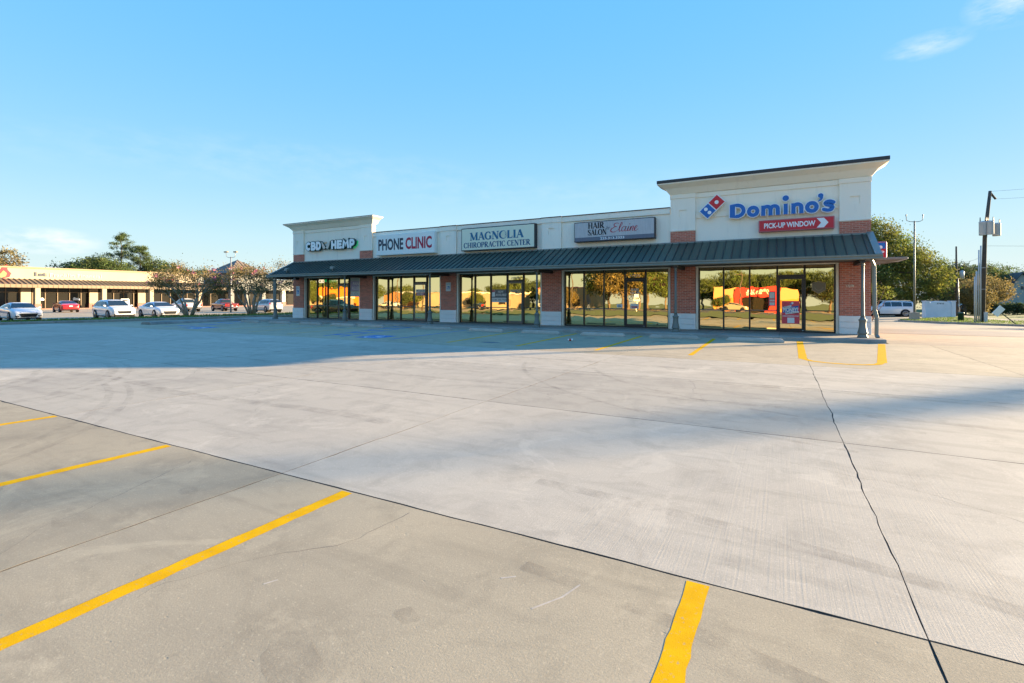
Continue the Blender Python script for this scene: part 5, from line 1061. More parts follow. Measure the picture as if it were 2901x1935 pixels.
y = 18.0
while y < 61.5:
    place('seam', sm_, ca, (PX - pb[0], y - pb[1], 4.36 - pb[2])); place('rib', fl, ca, (PX + 3.051 - pb[0], y - pb[1], 2.99 - pb[2])); y += .62
for y in (10.6, 19.2, 32.0, 40.6, 47.8, 56.4):
    b = MB(); b.box(PX + 2.3, PX + 2.9, y, y + .62, PZ + .9, 2.98); c = b.build('column', 'plaza_wall', Pz, .02); MB().box(PX + 2.22, PX + 2.98, y - .08, y + .70, PZ, PZ + .9).build('column_base', 'brick_sheet', c)
# inner piers and glazing
b = MB(); b.box(PX - .5, PX - .32, -30, 150, PZ, 3.4); b.build('glass_front', 'glass_dark', Pz)
for y0 in (21.4, 33.2, 41.9, 49.2): 
    b = MB(); b.box(PX - .3, PX + .05, y0 - 2.0, y0 - .8, PZ + .9, 3.39); p_ = b.build('pier', 'plaza_wall', Pz); MB().box(PX - .3, PX + .09, y0 - 2.05, y0 - .75, PZ, PZ + .9).build('pier_base', 'brick_sheet', p_)
y = 14.0
while y < 62:
    MB().box(PX - .32, PX - .2, y, y + .1, PZ, 3.4).build('mullion', 'plaza_awn', Pz); y += 1.55
MB().box(PX - .32, PX - .22, 8, 62, 2.25, 2.35).build('rail', 'plaza_awn', Pz)
MB().box(PX - .4, PX + 3.4, -30, 150, PZ - .02, PZ + .14).build('walk', 'concrete_walk', Pz); MB().box(PX + 3.41, PX + 3.6, -30, 150, PZ - .02, PZ + .15).build('red_kerb', 'brick_sheet', Pz)
# corner tower with pyramid roof
ty0, ty1 = 62.5, 70.5
MB().box(PX - 4.5, PX + 3.4, ty0, ty1, 3.1, 6.55).build('tower_wall', 'plaza_grey', Pz)
b = MB(); b.add([(PX - 5.2, ty0 - .7, 6.55), (PX + 4.1, ty0 - .7, 6.55), (PX + 4.1, ty1 + .7, 6.55), (PX - 5.2, ty1 + .7, 6.55), (PX - .55, (ty0 + ty1) / 2, 9.7)], [(0, 1, 4), (1, 2, 4), (2, 3, 4), (3, 0, 4), (3, 2, 1, 0)]); tr_ = b.build('tower_roof', 'roof_brown', Pz)
for k in range(1, 12):
    f = k / 12; ya = ty0 - .7 + (ty1 - ty0 + 1.4) * f; g_ = 1 - abs(2 * f - 1)
    MB().bar((PX + 4.1, ya, 6.58), (PX + 4.1 - 4.65 * g_, ya, 6.58 + 3.15 * g_), .10, .12).build('seam', 'plaza_awn', tr_)
for y in (62.5, 66, 69.7): MB().box(PX + 2.6, PX + 3.4, y, y + .8, PZ, 3.1).build('column', 'plaza_grey', Pz)
for y in (75, 80, 85, 90, 95):
    c = MB().box(PX + 2.3, PX + 3.0, y, y + .8, PZ + .9, 3.1).build('column', 'trim_beige', Pz); MB().box(PX + 2.2, PX + 3.1, y - .1, y + .9, PZ, PZ + .9).build('column_base', 'brick_sheet', c)
MB().box(PX - .3, PX + 3.2, 70.6, 150, 3.1, 4.6).build('arcade_beam', 'plaza_grey', Pz)
def wall_text(body, ya, yb, z0, z1, x, bold=.02):
    v, f = text_shape(body, 0, 1, z0, z1, 0, bold); return [(x + .01, ya + (yb - ya) * p[0], p[2]) for p in v], f
t = thing('plaza_sign', 'faded mauve loan office lettering on the cream plaza wall', 'sign', (PX, 34, 4.9)); b = MB()
v, f = wall_text('1st', 32.8, 34.3, 4.85, 5.5, PX + .06, .05); b.add(v, f, 1); v, f = wall_text('Franklin Financial', 34.7, 41.6, 4.78, 5.4, PX + .05, .0); b.add(v, f, 0); b.build('lettering', ['poster_lilac', 'ink_grey'], t)
t = thing('plaza_sign', 'small green and red mart lettering on the cream plaza wall behind the crape myrtle', 'sign', (PX, 52, 4.6)); b = MB()
b.prism_x([(50.2, 5.3), (50.7, 5.25), (51.0, 5.3), (51.0, 5.55), (50.5, 5.6)], PX + .01, PX + .08); b.build('emblem', 'steel_grey', t)
for k in range(7): MB().box(PX + .01, PX + .08, 51.1 + k * .32, 51.1 + k * .32 + (.22 if k % 3 else .27), 5.27, 5.48 + (.14 if k in (0, 2) else 0)).build('letter', 'leaf_green', t)
for k in range(5): MB().box(PX + .01, PX + .08, 50.9 + k * .46, 51.27 + k * .46, 4.68, 5.06).build('letter', 'sign_red', t)
t = thing('flame_sign', 'red, yellow and green flame emblem on the plaza wall at the photo edge', 'sign', (PX, 28, 4.3))
for k, (mt_, q) in enumerate((('sign_red', [(26, 4.3), (28.6, 4.2), (29.9, 4.6), (30.1, 5.2), (29.7, 5.7), (29.6, 6.5), (29.1, 6.0), (28.8, 5.5), (28.4, 5.9), (28.3, 6.9), (27.6, 6.2), (27.0, 5.4), (26.2, 6.0)]),
                              ('store_yellow', [(26.4, 4.3), (28.5, 4.25), (29.5, 4.7), (29.6, 5.2), (29.2, 5.6), (28.9, 5.1), (28.4, 5.2), (28.1, 6.0), (27.4, 5.3), (26.6, 5.2)]),
                              ('utility_green', [(26.2, 4.05), (29.6, 4.0), (30.5, 4.2), (30.3, 4.4), (29.2, 4.4), (28.7, 4.6), (28.5, 5.0), (28.0, 4.7), (27.4, 4.9), (26.6, 4.6)]))):
    MB().prism_x(q, PX + .03 + .05 * k, PX + .075 + .05 * k).build('flame', mt_, t)
t = thing('sandwich_board', 'white folding sandwich board on the plaza walk', 'sign', (PX + 4.6, 43.2, PZ + .14)); b = MB()
b.add([(PX + 4.9, 42.6, PZ + .0), (PX + 4.9, 43.8, PZ + .0), (PX + 4.5, 43.8, PZ + 1.65), (PX + 4.5, 42.6, PZ + 1.65), (PX + 4.1, 42.6, PZ + .0), (PX + 4.1, 43.8, PZ + .0)], [(0, 1, 2, 3), (3, 2, 5, 4)]); b.build('panel', 'sign_white', t); MB().quad((PX + 4.62, 42.8, PZ + 1.25), (PX + 4.62, 43.6, PZ + 1.25), (PX + 4.56, 43.6, PZ + 1.5), (PX + 4.56, 42.8, PZ + 1.5)).build('heading', 'ink_black', t)
for ya, lab in ((33.6, 'white cloud-shaped decal in the plaza window behind the red sedan'), (38.2, 'white cloud-shaped decal in the plaza window left of the sandwich board')):
    t = thing('window_decal', lab, 'decal', (PX - .2, ya + 0, 1.5)); b = MB(); b.prism_x([(ya - .45, 1.0), (ya + .45, 1.0), (ya + .47, 1.2), (ya + .3, 1.42), (ya, 1.36), (ya - .25, 1.5), (ya - .45, 1.4)], PX - .21, PX - .195); b.build('print', 'sign_white', t)
t = thing('window_lettering', 'tan pet shop lettering across the dark plaza window behind the white SUV', 'decal', (PX - .2, 45, 2.4)); b = MB(); v, f = wall_text('PET SUPPLIES', 43.2, 46.8, 2.42, 2.70, PX - .19, .03); b.add(v, f); b.build('print', 'plaza_wall', t)
# ---------------------------------------------------------------- light poles
def light_pole(label, x, y, z, h, arms, basemat=None, head=False):
    t = thing('light_pole', label, 'light pole', (x, y, z))
    zb = z
    if basemat: MB().box(x - .38, x + .38, y - .38, y + .38, z - .1, z + .78).build('plinth', 'concrete_kerb', t, .02); zb = z + .78
    b = MB(); b.tube([(x, y, zb), (x, y, z + h * .5), (x, y, z + h)], [.10, .085, .065], 12); b.build('mast', 'steel_grey' if not basemat else 'post_green', t)
    for s in (-1, 1):
        b = MB(); b.tube([(x, y, z + h - .1), (x + s * arms * .6, y + s * .3 * arms, z + h - .06), (x + s * arms * .95, y + s * .45 * arms, z + h + .05), (x + s * arms, y + s * .48 * arms, z + h + .55)], .03, 8); a = b.build('arm', 'steel_grey' if not basemat else 'post_green', t)
        if head: MB().box(x + s * arms - .32, x + s * arms + .32, y + s * .48 * arms - .12, y + s * .48 * arms + .12, z + h + .55, z + h + .70).build('lamp_head', 'pink' if False else 'plaza_trim', a, .03)
        else: b = MB(); b.lathe([(.05, 0), (.06, .12), (.03, .2)], 8, (x + s * arms, y + s * .48 * arms, z + h + .5)); b.build('lamp_head', 'steel_grey', a)
light_pole('bare twin-arm light pole on a concrete plinth in the grass island', 12.1, 64.6, -.85, 10.2, .75, True)
light_pole('tall twin-headed lot light rising behind the crape myrtles', -60.6, 37.7, -.45, 7.0, .55, None, True)
# ---------------------------------------------------------------- roadside things on the right
t = thing('monument_sign', 'white arched monument sign bearing a street number on the grass', 'sign', (16.4, 75, -.9))
ang = math.atan2(1.67, 3.07); u = Vector((math.cos(ang), math.sin(ang)))
def MP(s, d, z): return (14.8 + u.x * s - u.y * d, 74.3 + u.y * s + u.x * d, z)
def mon_poly(pl, d0, d1, name, mt_): 
    n_ = len(pl); b = MB(); b.add([MP(s, d0, z) for s, z in pl] + [MP(s, d1, z) for s, z in pl], [tuple(range(n_)), tuple(range(2 * n_ - 1, n_ - 1, -1))] + [(i, i + n_, (i + 1) % n_ + n_, (i + 1) % n_) for i in range(n_)]); return b.build(name, mt_, t, .012)
mon_poly([(.45, -.9), (3.05, -.9), (3.05, .62)] + [(1.75 + 1.3 * math.cos(R_(a_)), .62 + .44 * math.sin(R_(a_))) for a_ in range(10, 171, 10)] + [(.45, .62)], -.18, .18, 'panel', 'mon_white')
for s in (0, 3.05): mon_poly([(s - .03, -.95), (s + .48, -.95), (s + .48, .98), (s - .03, .98)], -.26, .26, 'pier', 'mon_white'); mon_poly([(s - .08, .985), (s + .53, .985), (s + .53, 1.07), (s - .08, 1.07)], -.31, .31, 'pier_cap', 'mon_white')
v, f = text_shape('37410', 1.35, 2.2, .66, .83, 0, .03); b = MB(); b.add([MP(p[0], -.185, p[2]) for p in v], f); b.build('digits', 'ink_black', t)
t = thing('utility_pole', 'leaning timber utility pole carrying grey transformers and conduits', 'utility pole', (16.5, 61.7, -.9))
k_ = 46.3 / 55; 
def UP(x, y, z): return (16.5 + (x - 19.86) * k_, 61.7 + (y - 73.38) * k_, 1.45 + (z - 1.45) * k_)
b = MB(); b.tube([UP(19.95, 73.4, -1.5), UP(20.2, 73.55, 8.2), UP(20.72, 73.84, 13.3)], [.19, .16, .12], 12); b.build('pole', 'wood_pole', t)
b = MB(); b.tube([UP(20.66, 73.8, 13.2), UP(21.25, 74.1, 12.4)], .09, 8); b.build('brace', 'wood_pole', t)
for x, y, z, r_, h in ((19.95, 73.2, 8.35, .34, 1.4), (21.35, 74.2, 8.3, .34, 1.3), (20.5, 73.0, 8.4, .30, 1.35)):
    p_ = UP(x, y, z); b = MB(); b.lathe([(r_ * .80, 0), (r_ * .86, .04), (r_ * .86, h * .82), (r_ * .90, h * .84), (r_ * .88, h * .9), (r_ * .3, h * .95)], 18, p_); o = b.build('transformer', 'transformer', t)
    for dx in (-.2, .2): b = MB(); b.tube([(p_[0] + dx, p_[1], p_[2] + h * .85), (p_[0] + dx, p_[1], p_[2] + h * 1.2)], [.05, .03], 6); b.build('bushing', 'cap_dark', o)
for dx, top in ((-.42, 3.9), (-.26, 5.9), (-.12, 6.3), (-.55, 3.4)):
    b = MB(); b.tube([(16.5 + dx, 61.4, -1.0), (16.5 + dx, 61.42, top * .6), (16.5 + dx + .02, 61.45, top)], .05 if dx != -.42 else .065, 8); b.build('conduit', 'transformer', t)
for z in (2.2, 4.2): MB().box(16.0, 16.75, 61.40, 61.46, z, z + .06).build('bracket', 'steel_grey', t)
MB().box(16.62, 16.86, 61.35, 61.55, -1.0, .1).build('meter_box', 'transformer', t, .01)
t = thing('utility_pole', 'thinner timber pole with one small transformer beyond the monument sign', 'utility pole', (20.4, 85.4, -.95))
b = MB(); b.tube([(20.4, 85.4, -1), (20.35, 85.4, 8.2)], [.15, .09], 10); b.build('pole', 'wood_pole', t); b = MB(); b.lathe([(.25, 3.9), (.25, 4.9), (.1, 5.0)], 12, (20.9, 85.3, 0)); b.build('transformer', 'transformer', t)
b = MB(); b.tube([(20.65, 85.2, -1), (20.5, 85.3, 4)], .05, 6); b.build('conduit', 'transformer', t)
# overhead wires
def wire(label, a, c, sag, r_=.009):
    a = Vector(a); c = Vector(c); b = MB(); b.tube([a.lerp(c, i / 12) - Vector((0, 0, sag * 4 * (i / 12) * (1 - i / 12))) for i in range(13)], r_, 5); tag(b.build('overhead_wire', 'cap_dark'), label, 'wire', 'overhead wires')
wire('topmost overhead wire from the leaning pole', UP(20.7, 73.8, 13.25), (60, 50, 12), .8); wire('overhead wire from the leaning pole brace', UP(21.25, 74.1, 12.4), (60, 51, 11), .8); wire('lower overhead wire under the transformers', UP(20.3, 73.6, 7.2), (60, 52, 6.2), .9); wire('overhead wire between the two timber poles', UP(20.15, 73.5, 6.2), (20.4, 85.4, 6.4), .4)
t = thing('utility_pedestal', 'dark green utility pedestal on the grass before the leaning pole', 'utility box', (16.0, 65, -.85)); b = MB(); b.lathe([(.24, 0), (.24, .72), (.27, .73), (.27, .86), (.2, .9)], 14, (15.7, 64.4, -.9)); b.build('body', 'utility_green', t)
t = thing('leaning_sign', 'knocked-over roadside sign leaning low on its post at the photo edge', 'sign', (19.6, 58, -.9))
b = MB(); b.bar((17.9, 57.6, -1.1), (15.9, 56.5, .62), .07, .05); b.build('post', 'utility_green', t)
d_ = Vector((15.9 - 17.9, 56.5 - 57.6, 1.72)).normalized(); n_ = Vector((.48, .05, .80)).normalized(); c_ = Vector((16.25, 56.65, .30)); n_ = (n_ - d_ * n_.dot(d_)).normalized()
b = MB(); q = [c_ + d_ * s1 * .28 + n_ * s2 * .42 for s1, s2 in ((-1, -1), (1, -1), (1, 1), (-1, 1))]; fn = d_.cross(n_) * .02; b.add([p + fn for p in q] + [p - fn for p in q], [(0, 1, 2, 3), (7, 6, 5, 4), (0, 4, 5, 1), (1, 5, 6, 2), (2, 6, 7, 3), (3, 7, 4, 0)]); b.build('panel', 'sign_pale', t)
# gabled house far right
t = thing('gabled_house', 'grey gabled house with dark roof at the photo edge beyond the hedge', 'house', (42, 131, -.9))
hx, hy = 39.6, 129.6
b = MB(); b.prism([(37.2, -1), (44.2, -1), (44.2, 1.0), (40.4, 6.0), (37.2, 1.2)], 129.2, 139); b.build('wall', 'house_wall', t)
b = MB(); b.prism([(36.7, .75), (40.4, 6.35), (40.4, 6.15), (37.0, .75)], 128.8, 139.4); b.prism([(40.4, 6.35), (44.8, .6), (44.4, .6), (40.4, 6.15)], 128.8, 139.4); b.build('roof', 'house_roof', t)
for x in (38.5, 40.0, 41.5): c = MB().box(x - .35, x + .35, 129.15, 129.19, -.3, .6).build('window', 'trim_beige', t); MB().box(x - .27, x + .27, 129.12, 129.145, -.2, .52).build('pane', 'car_glass', c)
MB().box(40.2, 40.6, 129.14, 129.19, 3.0, 3.6).build('vent', 'house_roof', t)

# ---------------------------------------------------------------- trees and shrubs
def leaf_mesh(name, centers, size, mt, seed, aspect=.55, droop=0):
    rg = np.random.default_rng(seed); n = len(centers); c = np.asarray(centers, dtype=np.float64)
    u = rg.normal(size=(n, 3)); u /= np.linalg.norm(u, axis=1)[:, None]; w_ = rg.normal(size=(n, 3)); v = np.cross(u, w_); v /= np.linalg.norm(v, axis=1)[:, None] + 1e-9
    s = size * (.6 + .8 * rg.random(n))[:, None]
    P = np.stack([c - u * s, c + v * s * aspect, c + u * s, c - v * s * aspect], 1).reshape(-1, 3)
    me = bpy.data.meshes.new(name); me.vertices.add(4 * n); me.vertices.foreach_set('co', P.ravel()); me.loops.add(4 * n); me.loops.foreach_set('vertex_index', np.arange(4 * n, dtype=np.int32))
    me.polygons.add(n); me.polygons.foreach_set('loop_start', np.arange(0, 4 * n, 4, dtype=np.int32)); me.polygons.foreach_set('loop_total', np.full(n, 4, dtype=np.int32)); me.update(calc_edges=True)
    me.materials.append(MATS[mt]); return me
def clumps(ell, m, per, cr, seed, flat=.7, shell=.55):
    """leaf centres in clumps through one or more ellipsoids (cx,cy,cz,rx,ry,rz)"""
    rg = np.random.default_rng(seed); out = []
    wts = np.array([e[3] * e[4] * e[5] for e in ell]) ** .67; wts /= wts.sum()
    for k in range(m):
        e = ell[rg.choice(len(ell), p=wts)]; d = rg.normal(size=3); d /= np.linalg.norm(d); r_ = shell + (1 - shell) * rg.random() ** .6
        c = np.array(e[:3]) + d * np.array(e[3:6]) * r_
        q = rg.normal(size=(per, 3)) * np.array([cr, cr, cr * flat]) * (.6 + .8 * rg.random()); out.append(c + q)
    return np.concatenate(out)
def branchy(b, base, tips, r0, seed, n=7, wob=.25, mid=.45):
    rg = random.Random(seed)
    for tx, ty, tz in tips:
        p0 = Vector(base); p3 = Vector((tx, ty, tz)); p1 = p0.lerp(p3, .33) + Vector((rg.uniform(-wob, wob), rg.uniform(-wob, wob), rg.uniform(0, wob))); p2 = p0.lerp(p3, .66) + Vector((rg.uniform(-wob, wob), rg.uniform(-wob, wob), rg.uniform(-wob, wob)))
        b.tube([p0, p1, p2, p3], [r0, r0 * .72, r0 * .45, r0 * .15], n)
def tree_meshes(key, h, ell, trunk_r, trunk_h, m, per, cr, leaf, mt, seed, barkm='bark', limbs=9, bare=.15):
    rg = random.Random(seed); b = MB(); top = (rg.uniform(-.3, .3), rg.uniform(-.3, .3), h * .88)
    b.tube([(0, 0, -.3), (.05, .03, trunk_h * .5), (top[0] * .4, top[1] * .4, trunk_h), (top[0], top[1], top[2])], [trunk_r * 1.25, trunk_r, trunk_r * .8, trunk_r * .12], 9)
    for k in range(limbs):
        e = ell[k % len(ell)]; a = rg.uniform(0, 6.28); q = rg.uniform(.45, .85); zt = trunk_h + (h * .8 - trunk_h) * rg.random() * .7
        branchy(b, (top[0] * zt / h, top[1] * zt / h, zt), [(e[0] + e[3] * q * math.cos(a), e[1] + e[4] * q * math.sin(a), max(zt, e[2] + e[5] * rg.uniform(-.4, .5)))], trunk_r * .42, seed + k, 6, .3)
    tm = b.mesh(key + '_trunk', barkm); cm_ = leaf_mesh(key + '_crown', clumps(ell, m, per, cr, seed), leaf, mt, seed + 1)
    return tm, cm_
def plant_tree(name, label, cat, loc, meshes, rz=0, sc=1.0, group=None, sz=None):
    t = thing(name, label, cat, loc, rz, group, world=False); t.scale = (sc, sc, sz or sc)
    place('trunk', meshes[0], t, (0, 0, 0)); place('crown', meshes[1], t, (0, 0, 0)); return t
# big autumn tree behind the corner
big = tree_meshes('big', 13.2, [(0, 0, 5.2, 8.6, 7.6, 4.2), (-.5, .5, 8.4, 6.2, 5.8, 3.6), (-.6, 0, 11.0, 3.6, 3.4, 2.4), (4.6, 1.6, 4.6, 4.4, 4.2, 3.2), (3.2, 1.5, 7.4, 3.4, 3.2, 2.6), (-4, 1, 5.6, 4.6, 4.4, 3.6)], .42, 3.0, 1300, 62, .55, .125, 'leaf_autumn', 11, limbs=14)
plant_tree('cypress_tree', 'big rounded tree turning orange behind the corner of the shops', 'tree', (11.6, 86, -.95), big)
oak = tree_meshes('oak', 10, [(0, 0, 6.2, 4.6, 4.4, 2.9), (2, 1, 7.6, 2.8, 2.8, 2.0), (-2.2, -.5, 5.4, 3.0, 3.0, 2.3)], .28, 2.6, 420, 40, .48, .135, 'leaf_green', 21)
dark = tree_meshes('dark', 9, [(0, 0, 5.2, 4.0, 4.0, 3.1), (1.5, .5, 6.9, 2.4, 2.4, 1.9), (-1.6, -1, 4.0, 2.8, 2.8, 2.4)], .26, 2.2, 400, 40, .45, .13, 'leaf_dark', 31)
gold = tree_meshes('gold', 5, [(0, 0, 3.2, 2.9, 2.6, 1.7), (.8, 0, 2.6, 2.2, 2.2, 1.4)], .16, 1.2, 220, 40, .34, .09, 'leaf_myrtle', 41)
wisp = tree_meshes('wisp', 11, [(0, 0, 7.8, 2.6, 2.6, 2.2), (.6, .3, 5.4, 3.0, 3.0, 1.7), (-.8, 0, 3.6, 2.6, 2.6, 1.5)], .2, 3.5, 110, 34, .5, .16, 'leaf_green', 51)
def pine_tree(key, h, spread, low, count, seed):
    rg = random.Random(seed); b = MB(); b.tube([(0, 0, -.3), (.12, .05, h * .5), (-.05, .1, h * .98)], [.26, .18, .04], 8); cs = []
    for i in range(count):
        f = rg.random() ** .75; z = h * (low + (1 - low) * f); q = spread * (.35 + .65 * math.sin(math.pi * min(1, .22 + .80 * f))) * rg.uniform(.35, 1.05)
        a = rg.uniform(0, 6.28); tip = (q * math.cos(a), q * math.sin(a), z + rg.uniform(0, .9)); branchy(b, (0, 0, z - .4), [tip], .045, seed + i, 5, .2)
        cs.append(clumps([(tip[0] * .82, tip[1] * .82, tip[2] + .1, q * .30 + .25, q * .30 + .25, .34)], rg.randint(5, 10), 26, .26, seed * 7 + i, .7, .15))
    return b.mesh(key + '_trunk', 'bark'), leaf_mesh(key + '_crown', np.concatenate(cs), .14, 'leaf_pine', seed, .3)
pineA = pine_tree('pineA', 16.0, 3.4, .50, 46, 5)
pineB = pine_tree('pineB', 14.4, 3.6, .46, 50, 6)
plant_tree('oak_tree', 'dark leafy tree behind the thin timber pole', 'tree', (29.5, 124, -.95), dark, 1.0, 1.05)
plant_tree('oak_tree', 'hazy tree between the thin pole and the leaning pole', 'tree', (35, 132, -.95), oak, .4, .95)
plant_tree('oak_tree', 'low dark tree behind the monument sign', 'tree', (26, 118, -.95), dark, 2.4, .72)
plant_tree('small_tree', 'round yellowing small tree right of the monument sign', 'tree', (22.6, 91, -.95), gold, 0, 1.0)
plant_tree('small_tree', 'shady round tree just past the leaning utility pole', 'tree', (26.2, 96, -.95), gold, 1.7, 1.15)
plant_tree('tall_tree', 'tall wispy tree right of the leaning pole near the house', 'tree', (45, 150, -.95), wisp, 0, 1.0)
plant_tree('tall_tree', 'wispy tree above the house roof at the photo edge', 'tree', (50, 152, -.95), wisp, 2, .9)
plant_tree('oak_tree', 'broad hazy tree behind the gabled house hedge', 'tree', (43, 146, -.95), oak, 3, .68)
for k, (x, y, s) in enumerate(((56, 160, 1), (62, 156, 1.1), (18, 132, .8), (10, 130, .9), (70, 150, 1))): plant_tree('far_tree', ['far tree beyond the house, at the frame edge', 'far tree last of the row beyond the house', 'far tree filling the gap behind the monument sign', 'far tree low behind the big orange tree', 'far tree outside the right of the view'][k], 'tree', (x, y, -.95), oak if k % 2 else dark, k, s)
# hedge and bush by the house
def shrub(name, label, loc, ell, n, leaf, mt, seed):
    t = thing(name, label, 'shrub', loc, 0, None, world=False); place('foliage', leaf_mesh(name, clumps(ell, n, 30, .22, seed, .8, .5), leaf, mt, seed), t, (0, 0, 0)); b = MB(); branchy(b, (0, 0, -.05), [(e[0], e[1], e[2]) for e in ell], .05, seed, 5, .1); b.build('stem', 'bark', t)
shrub('hedge', 'clipped dark hedge before the gabled house', (29.5, 99, -.95), [(-2.2, -.9, .75, 1.3, 1.0, .8), (-.8, -.3, .75, 1.3, 1.0, .8), (.6, .3, .75, 1.3, 1.0, .8), (2, .9, .75, 1.3, 1.0, .8)], 150, .12, 'leaf_dark', 61)
shrub('yellow_shrub', 'yellowish shrub between the leaning pole and the hedge', (24.5, 93, -.95), [(0, 0, .8, 1.3, 1.1, .8)], 60, .12, 'leaf_myrtle', 62)
shrub('green_shrub', 'small green shrub by the house wall at the photo edge', (31.5, 92, -.95), [(0, 0, .5, .9, .8, .5)], 40, .11, 'leaf_green', 63)
shrub('plaza_shrub', 'round green shrub between the red pickup and the crape myrtle', (-66.5, 46.2, -.45), [(0, 0, .7, .9, .9, .7)], 50, .11, 'leaf_dark', 64)
# small sapling beside the end wall
t = thing('sapling', 'leafy sapling just past the end of the shop wall', 'tree', (4.35, 34.5, -.32), 0, None, world=False); b = MB(); tips = [(.5, .1, 2.0), (.8, -.1, 2.3), (.2, .2, 2.4), (-.2, 0, 2.1), (1.0, .2, 1.9)]; branchy(b, (0, 0, 0), tips, .035, 8, 5, .1); b.build('trunk', 'bark_myrtle', t)
place('crown', leaf_mesh('sap', clumps([(q[0], q[1], q[2], .2, .2, .15) for q in tips], 40, 9, .1, 9), .07, 'leaf_autumn', 9), t, (0, 0, 0))
# crape myrtles: many smooth stems from one foot, thin sunlit foliage with pink blossom
def myrtle(label, loc, h, r_, lean, seed, pink):
    t = thing('crape_myrtle', label, 'tree', loc, 0, 'crape myrtles on the verge', world=False); rg = random.Random(seed); b = MB(); tips = []
    for k in range(6):
        a = 2 * math.pi * k / 6 + rg.uniform(-.3, .3); q = r_ * rg.uniform(.28, .5); kn = Vector((q * math.cos(a) + lean * .4, q * math.sin(a), h * rg.uniform(.36, .46)))
        foot = Vector((.10 * math.cos(a), .10 * math.sin(a), -.25)); b.tube([foot, foot.lerp(kn, .35) + Vector((0, 0, .12)), foot.lerp(kn, .7) + Vector((rg.uniform(-.1, .1), rg.uniform(-.1, .1), .05)), kn], [.10, .075, .062, .05], 8)
        for j in range(5):
            a2 = a + rg.uniform(-.9, .9); q2 = r_ * rg.uniform(.45, 1.0); tp = (q2 * math.cos(a2) + lean, q2 * math.sin(a2), h * rg.uniform(.58, .97) - .25 * q2 / r_ * h * .5); tips.append(tp); branchy(b, tuple(kn), [tp], .036, seed + 7 * k + j, 5, .16)
    b.build('trunk', 'bark_myrtle', t)
    ell = [(p[0], p[1], p[2], .55, .55, .42) for p in tips]
    tw = MB(); rr = random.Random(seed + 5)
    for p in tips:
        for j in range(7):
            d = Vector((rr.gauss(0, 1), rr.gauss(0, 1), rr.gauss(.5, .8))).normalized() * rr.uniform(.4, .9); q = Vector(p) - Vector((p[0] * .12, p[1] * .12, .15)); tw.tube([q, q + d], [.014, .006], 4)
    tw.build('twigs', 'bark_myrtle', t)
    place('crown', leaf_mesh('myrtle', clumps(ell, 240, 32, .30, seed, .8, .1), .055, 'leaf_myrtle', seed), t, (0, 0, 0))
    outer = [(p[0] * 1.12, p[1] * 1.12, p[2] + .28, .25, .25, .2) for p in tips if p[0] * 1 - p[1] * .3 > -9]
    place('blossom', leaf_mesh('blossom', clumps(outer, pink, 14, .07, seed + 3, 1, .1), .045, 'blossom', seed + 3, .9), t, (0, 0, 0)); return t
myrtle('crape myrtle with pink blossom in front of the white pickup', (-39.2, 21.2, .05), 3.9, 2.7, .2, 71, 40)
myrtle('crape myrtle with pale sunlit stems beside the red pickup', (-38.0, 25.4, .07), 4.2, 2.5, .1, 72, 26)
myrtle('crape myrtle half hidden behind the end brick pillar', (-37.2, 30.4, .08), 5.0, 2.6, 0, 73, 3)
# trees behind the plaza
pz = -.5
plant_tree('pine_tree', 'tallest pine rising behind the plaza roof', 'tree', (-146.5, 62.7, pz), pineA, 0, 1.06, 'trees behind the plaza')
plant_tree('pine_tree', 'second tall pine just right of the tallest behind the plaza', 'tree', (-142.2, 65.0, pz), pineB, 1, 1.0, 'trees behind the plaza')
for k, (x, y, m_, s, rz) in enumerate(((-152.3, 53.8, wisp, 1.1, 0), (-149.8, 55.4, wisp, 1.12, 1), (-146.0, 57.0, oak, 1.25, 2), (-142.5, 59.2, oak, 1.2, 3), (-146.6, 69, pineB, .72, 0), (-141.8, 71, oak, 1.22, 4), (-139, 72.4, wisp, 1.0, 5), (-135.5, 74.3, oak, .98, .5), (-158, 50, dark, .95, 2), (-137, 68, dark, 1.0, 1))):
    plant_tree('oak_tree', ['bare wispy tree at the left of the row behind the plaza', 'leafy tree second from left behind the plaza roof', 'leafy tree third from left behind the plaza roof', 'leafy tree directly left of the tallest pine', 'short pine right of the two tall pines', 'leafy tree over the small green and red sign', 'leafy tree right of the small green and red sign', 'last low tree before the pyramid roof', 'low dark tree peeping over the plaza roof left of the row', 'dark tree low between the tall pines and the roof'][k], 'tree', (x, y, pz), m_, rz, s, 'trees behind the plaza')
plant_tree('golden_tree', 'golden-leaved tree over the plaza roof at the photo edge', 'tree', (-133, 36.6, pz), tree_meshes('golden', 12, [(0, 0, 9, 4.0, 4.0, 2.8), (-2, -1, 10.2, 2.6, 2.6, 1.6), (1.6, 1.2, 7.8, 2.4, 2.4, 1.6)], .3, 3, 190, 26, .45, .17, 'leaf_myrtle', 81), 0, 1.0)
# trees off to the right whose long shadows cross the lot
slim = tree_meshes('slim', 12.6, [(0, 0, 10.2, .6, .6, 2.2), (.2, .2, 9.0, .7, .7, 1.4)], .11, 8.0, 42, 15, .34, .11, 'leaf_green', 91, limbs=5)
SH = [(48.3, 57.6, slim, 1.0), (46.4, 55.4, slim, 1.04), (54.6, 59.3, slim, 1.0), (56.4, 60.2, slim, 1.02), (72, 92, oak, 1.3), (84, 92, oak, 1.4), (62, 92, wisp, 1.2), (78, 88, oak, 1.2)]
for k, (x, y, m_, s) in enumerate(SH): plant_tree('roadside_tree', 'roadside tree beyond the right of the view that throws a long shadow', 'tree', (x, y, -.95), m_, k, s, 'roadside trees beyond the view')

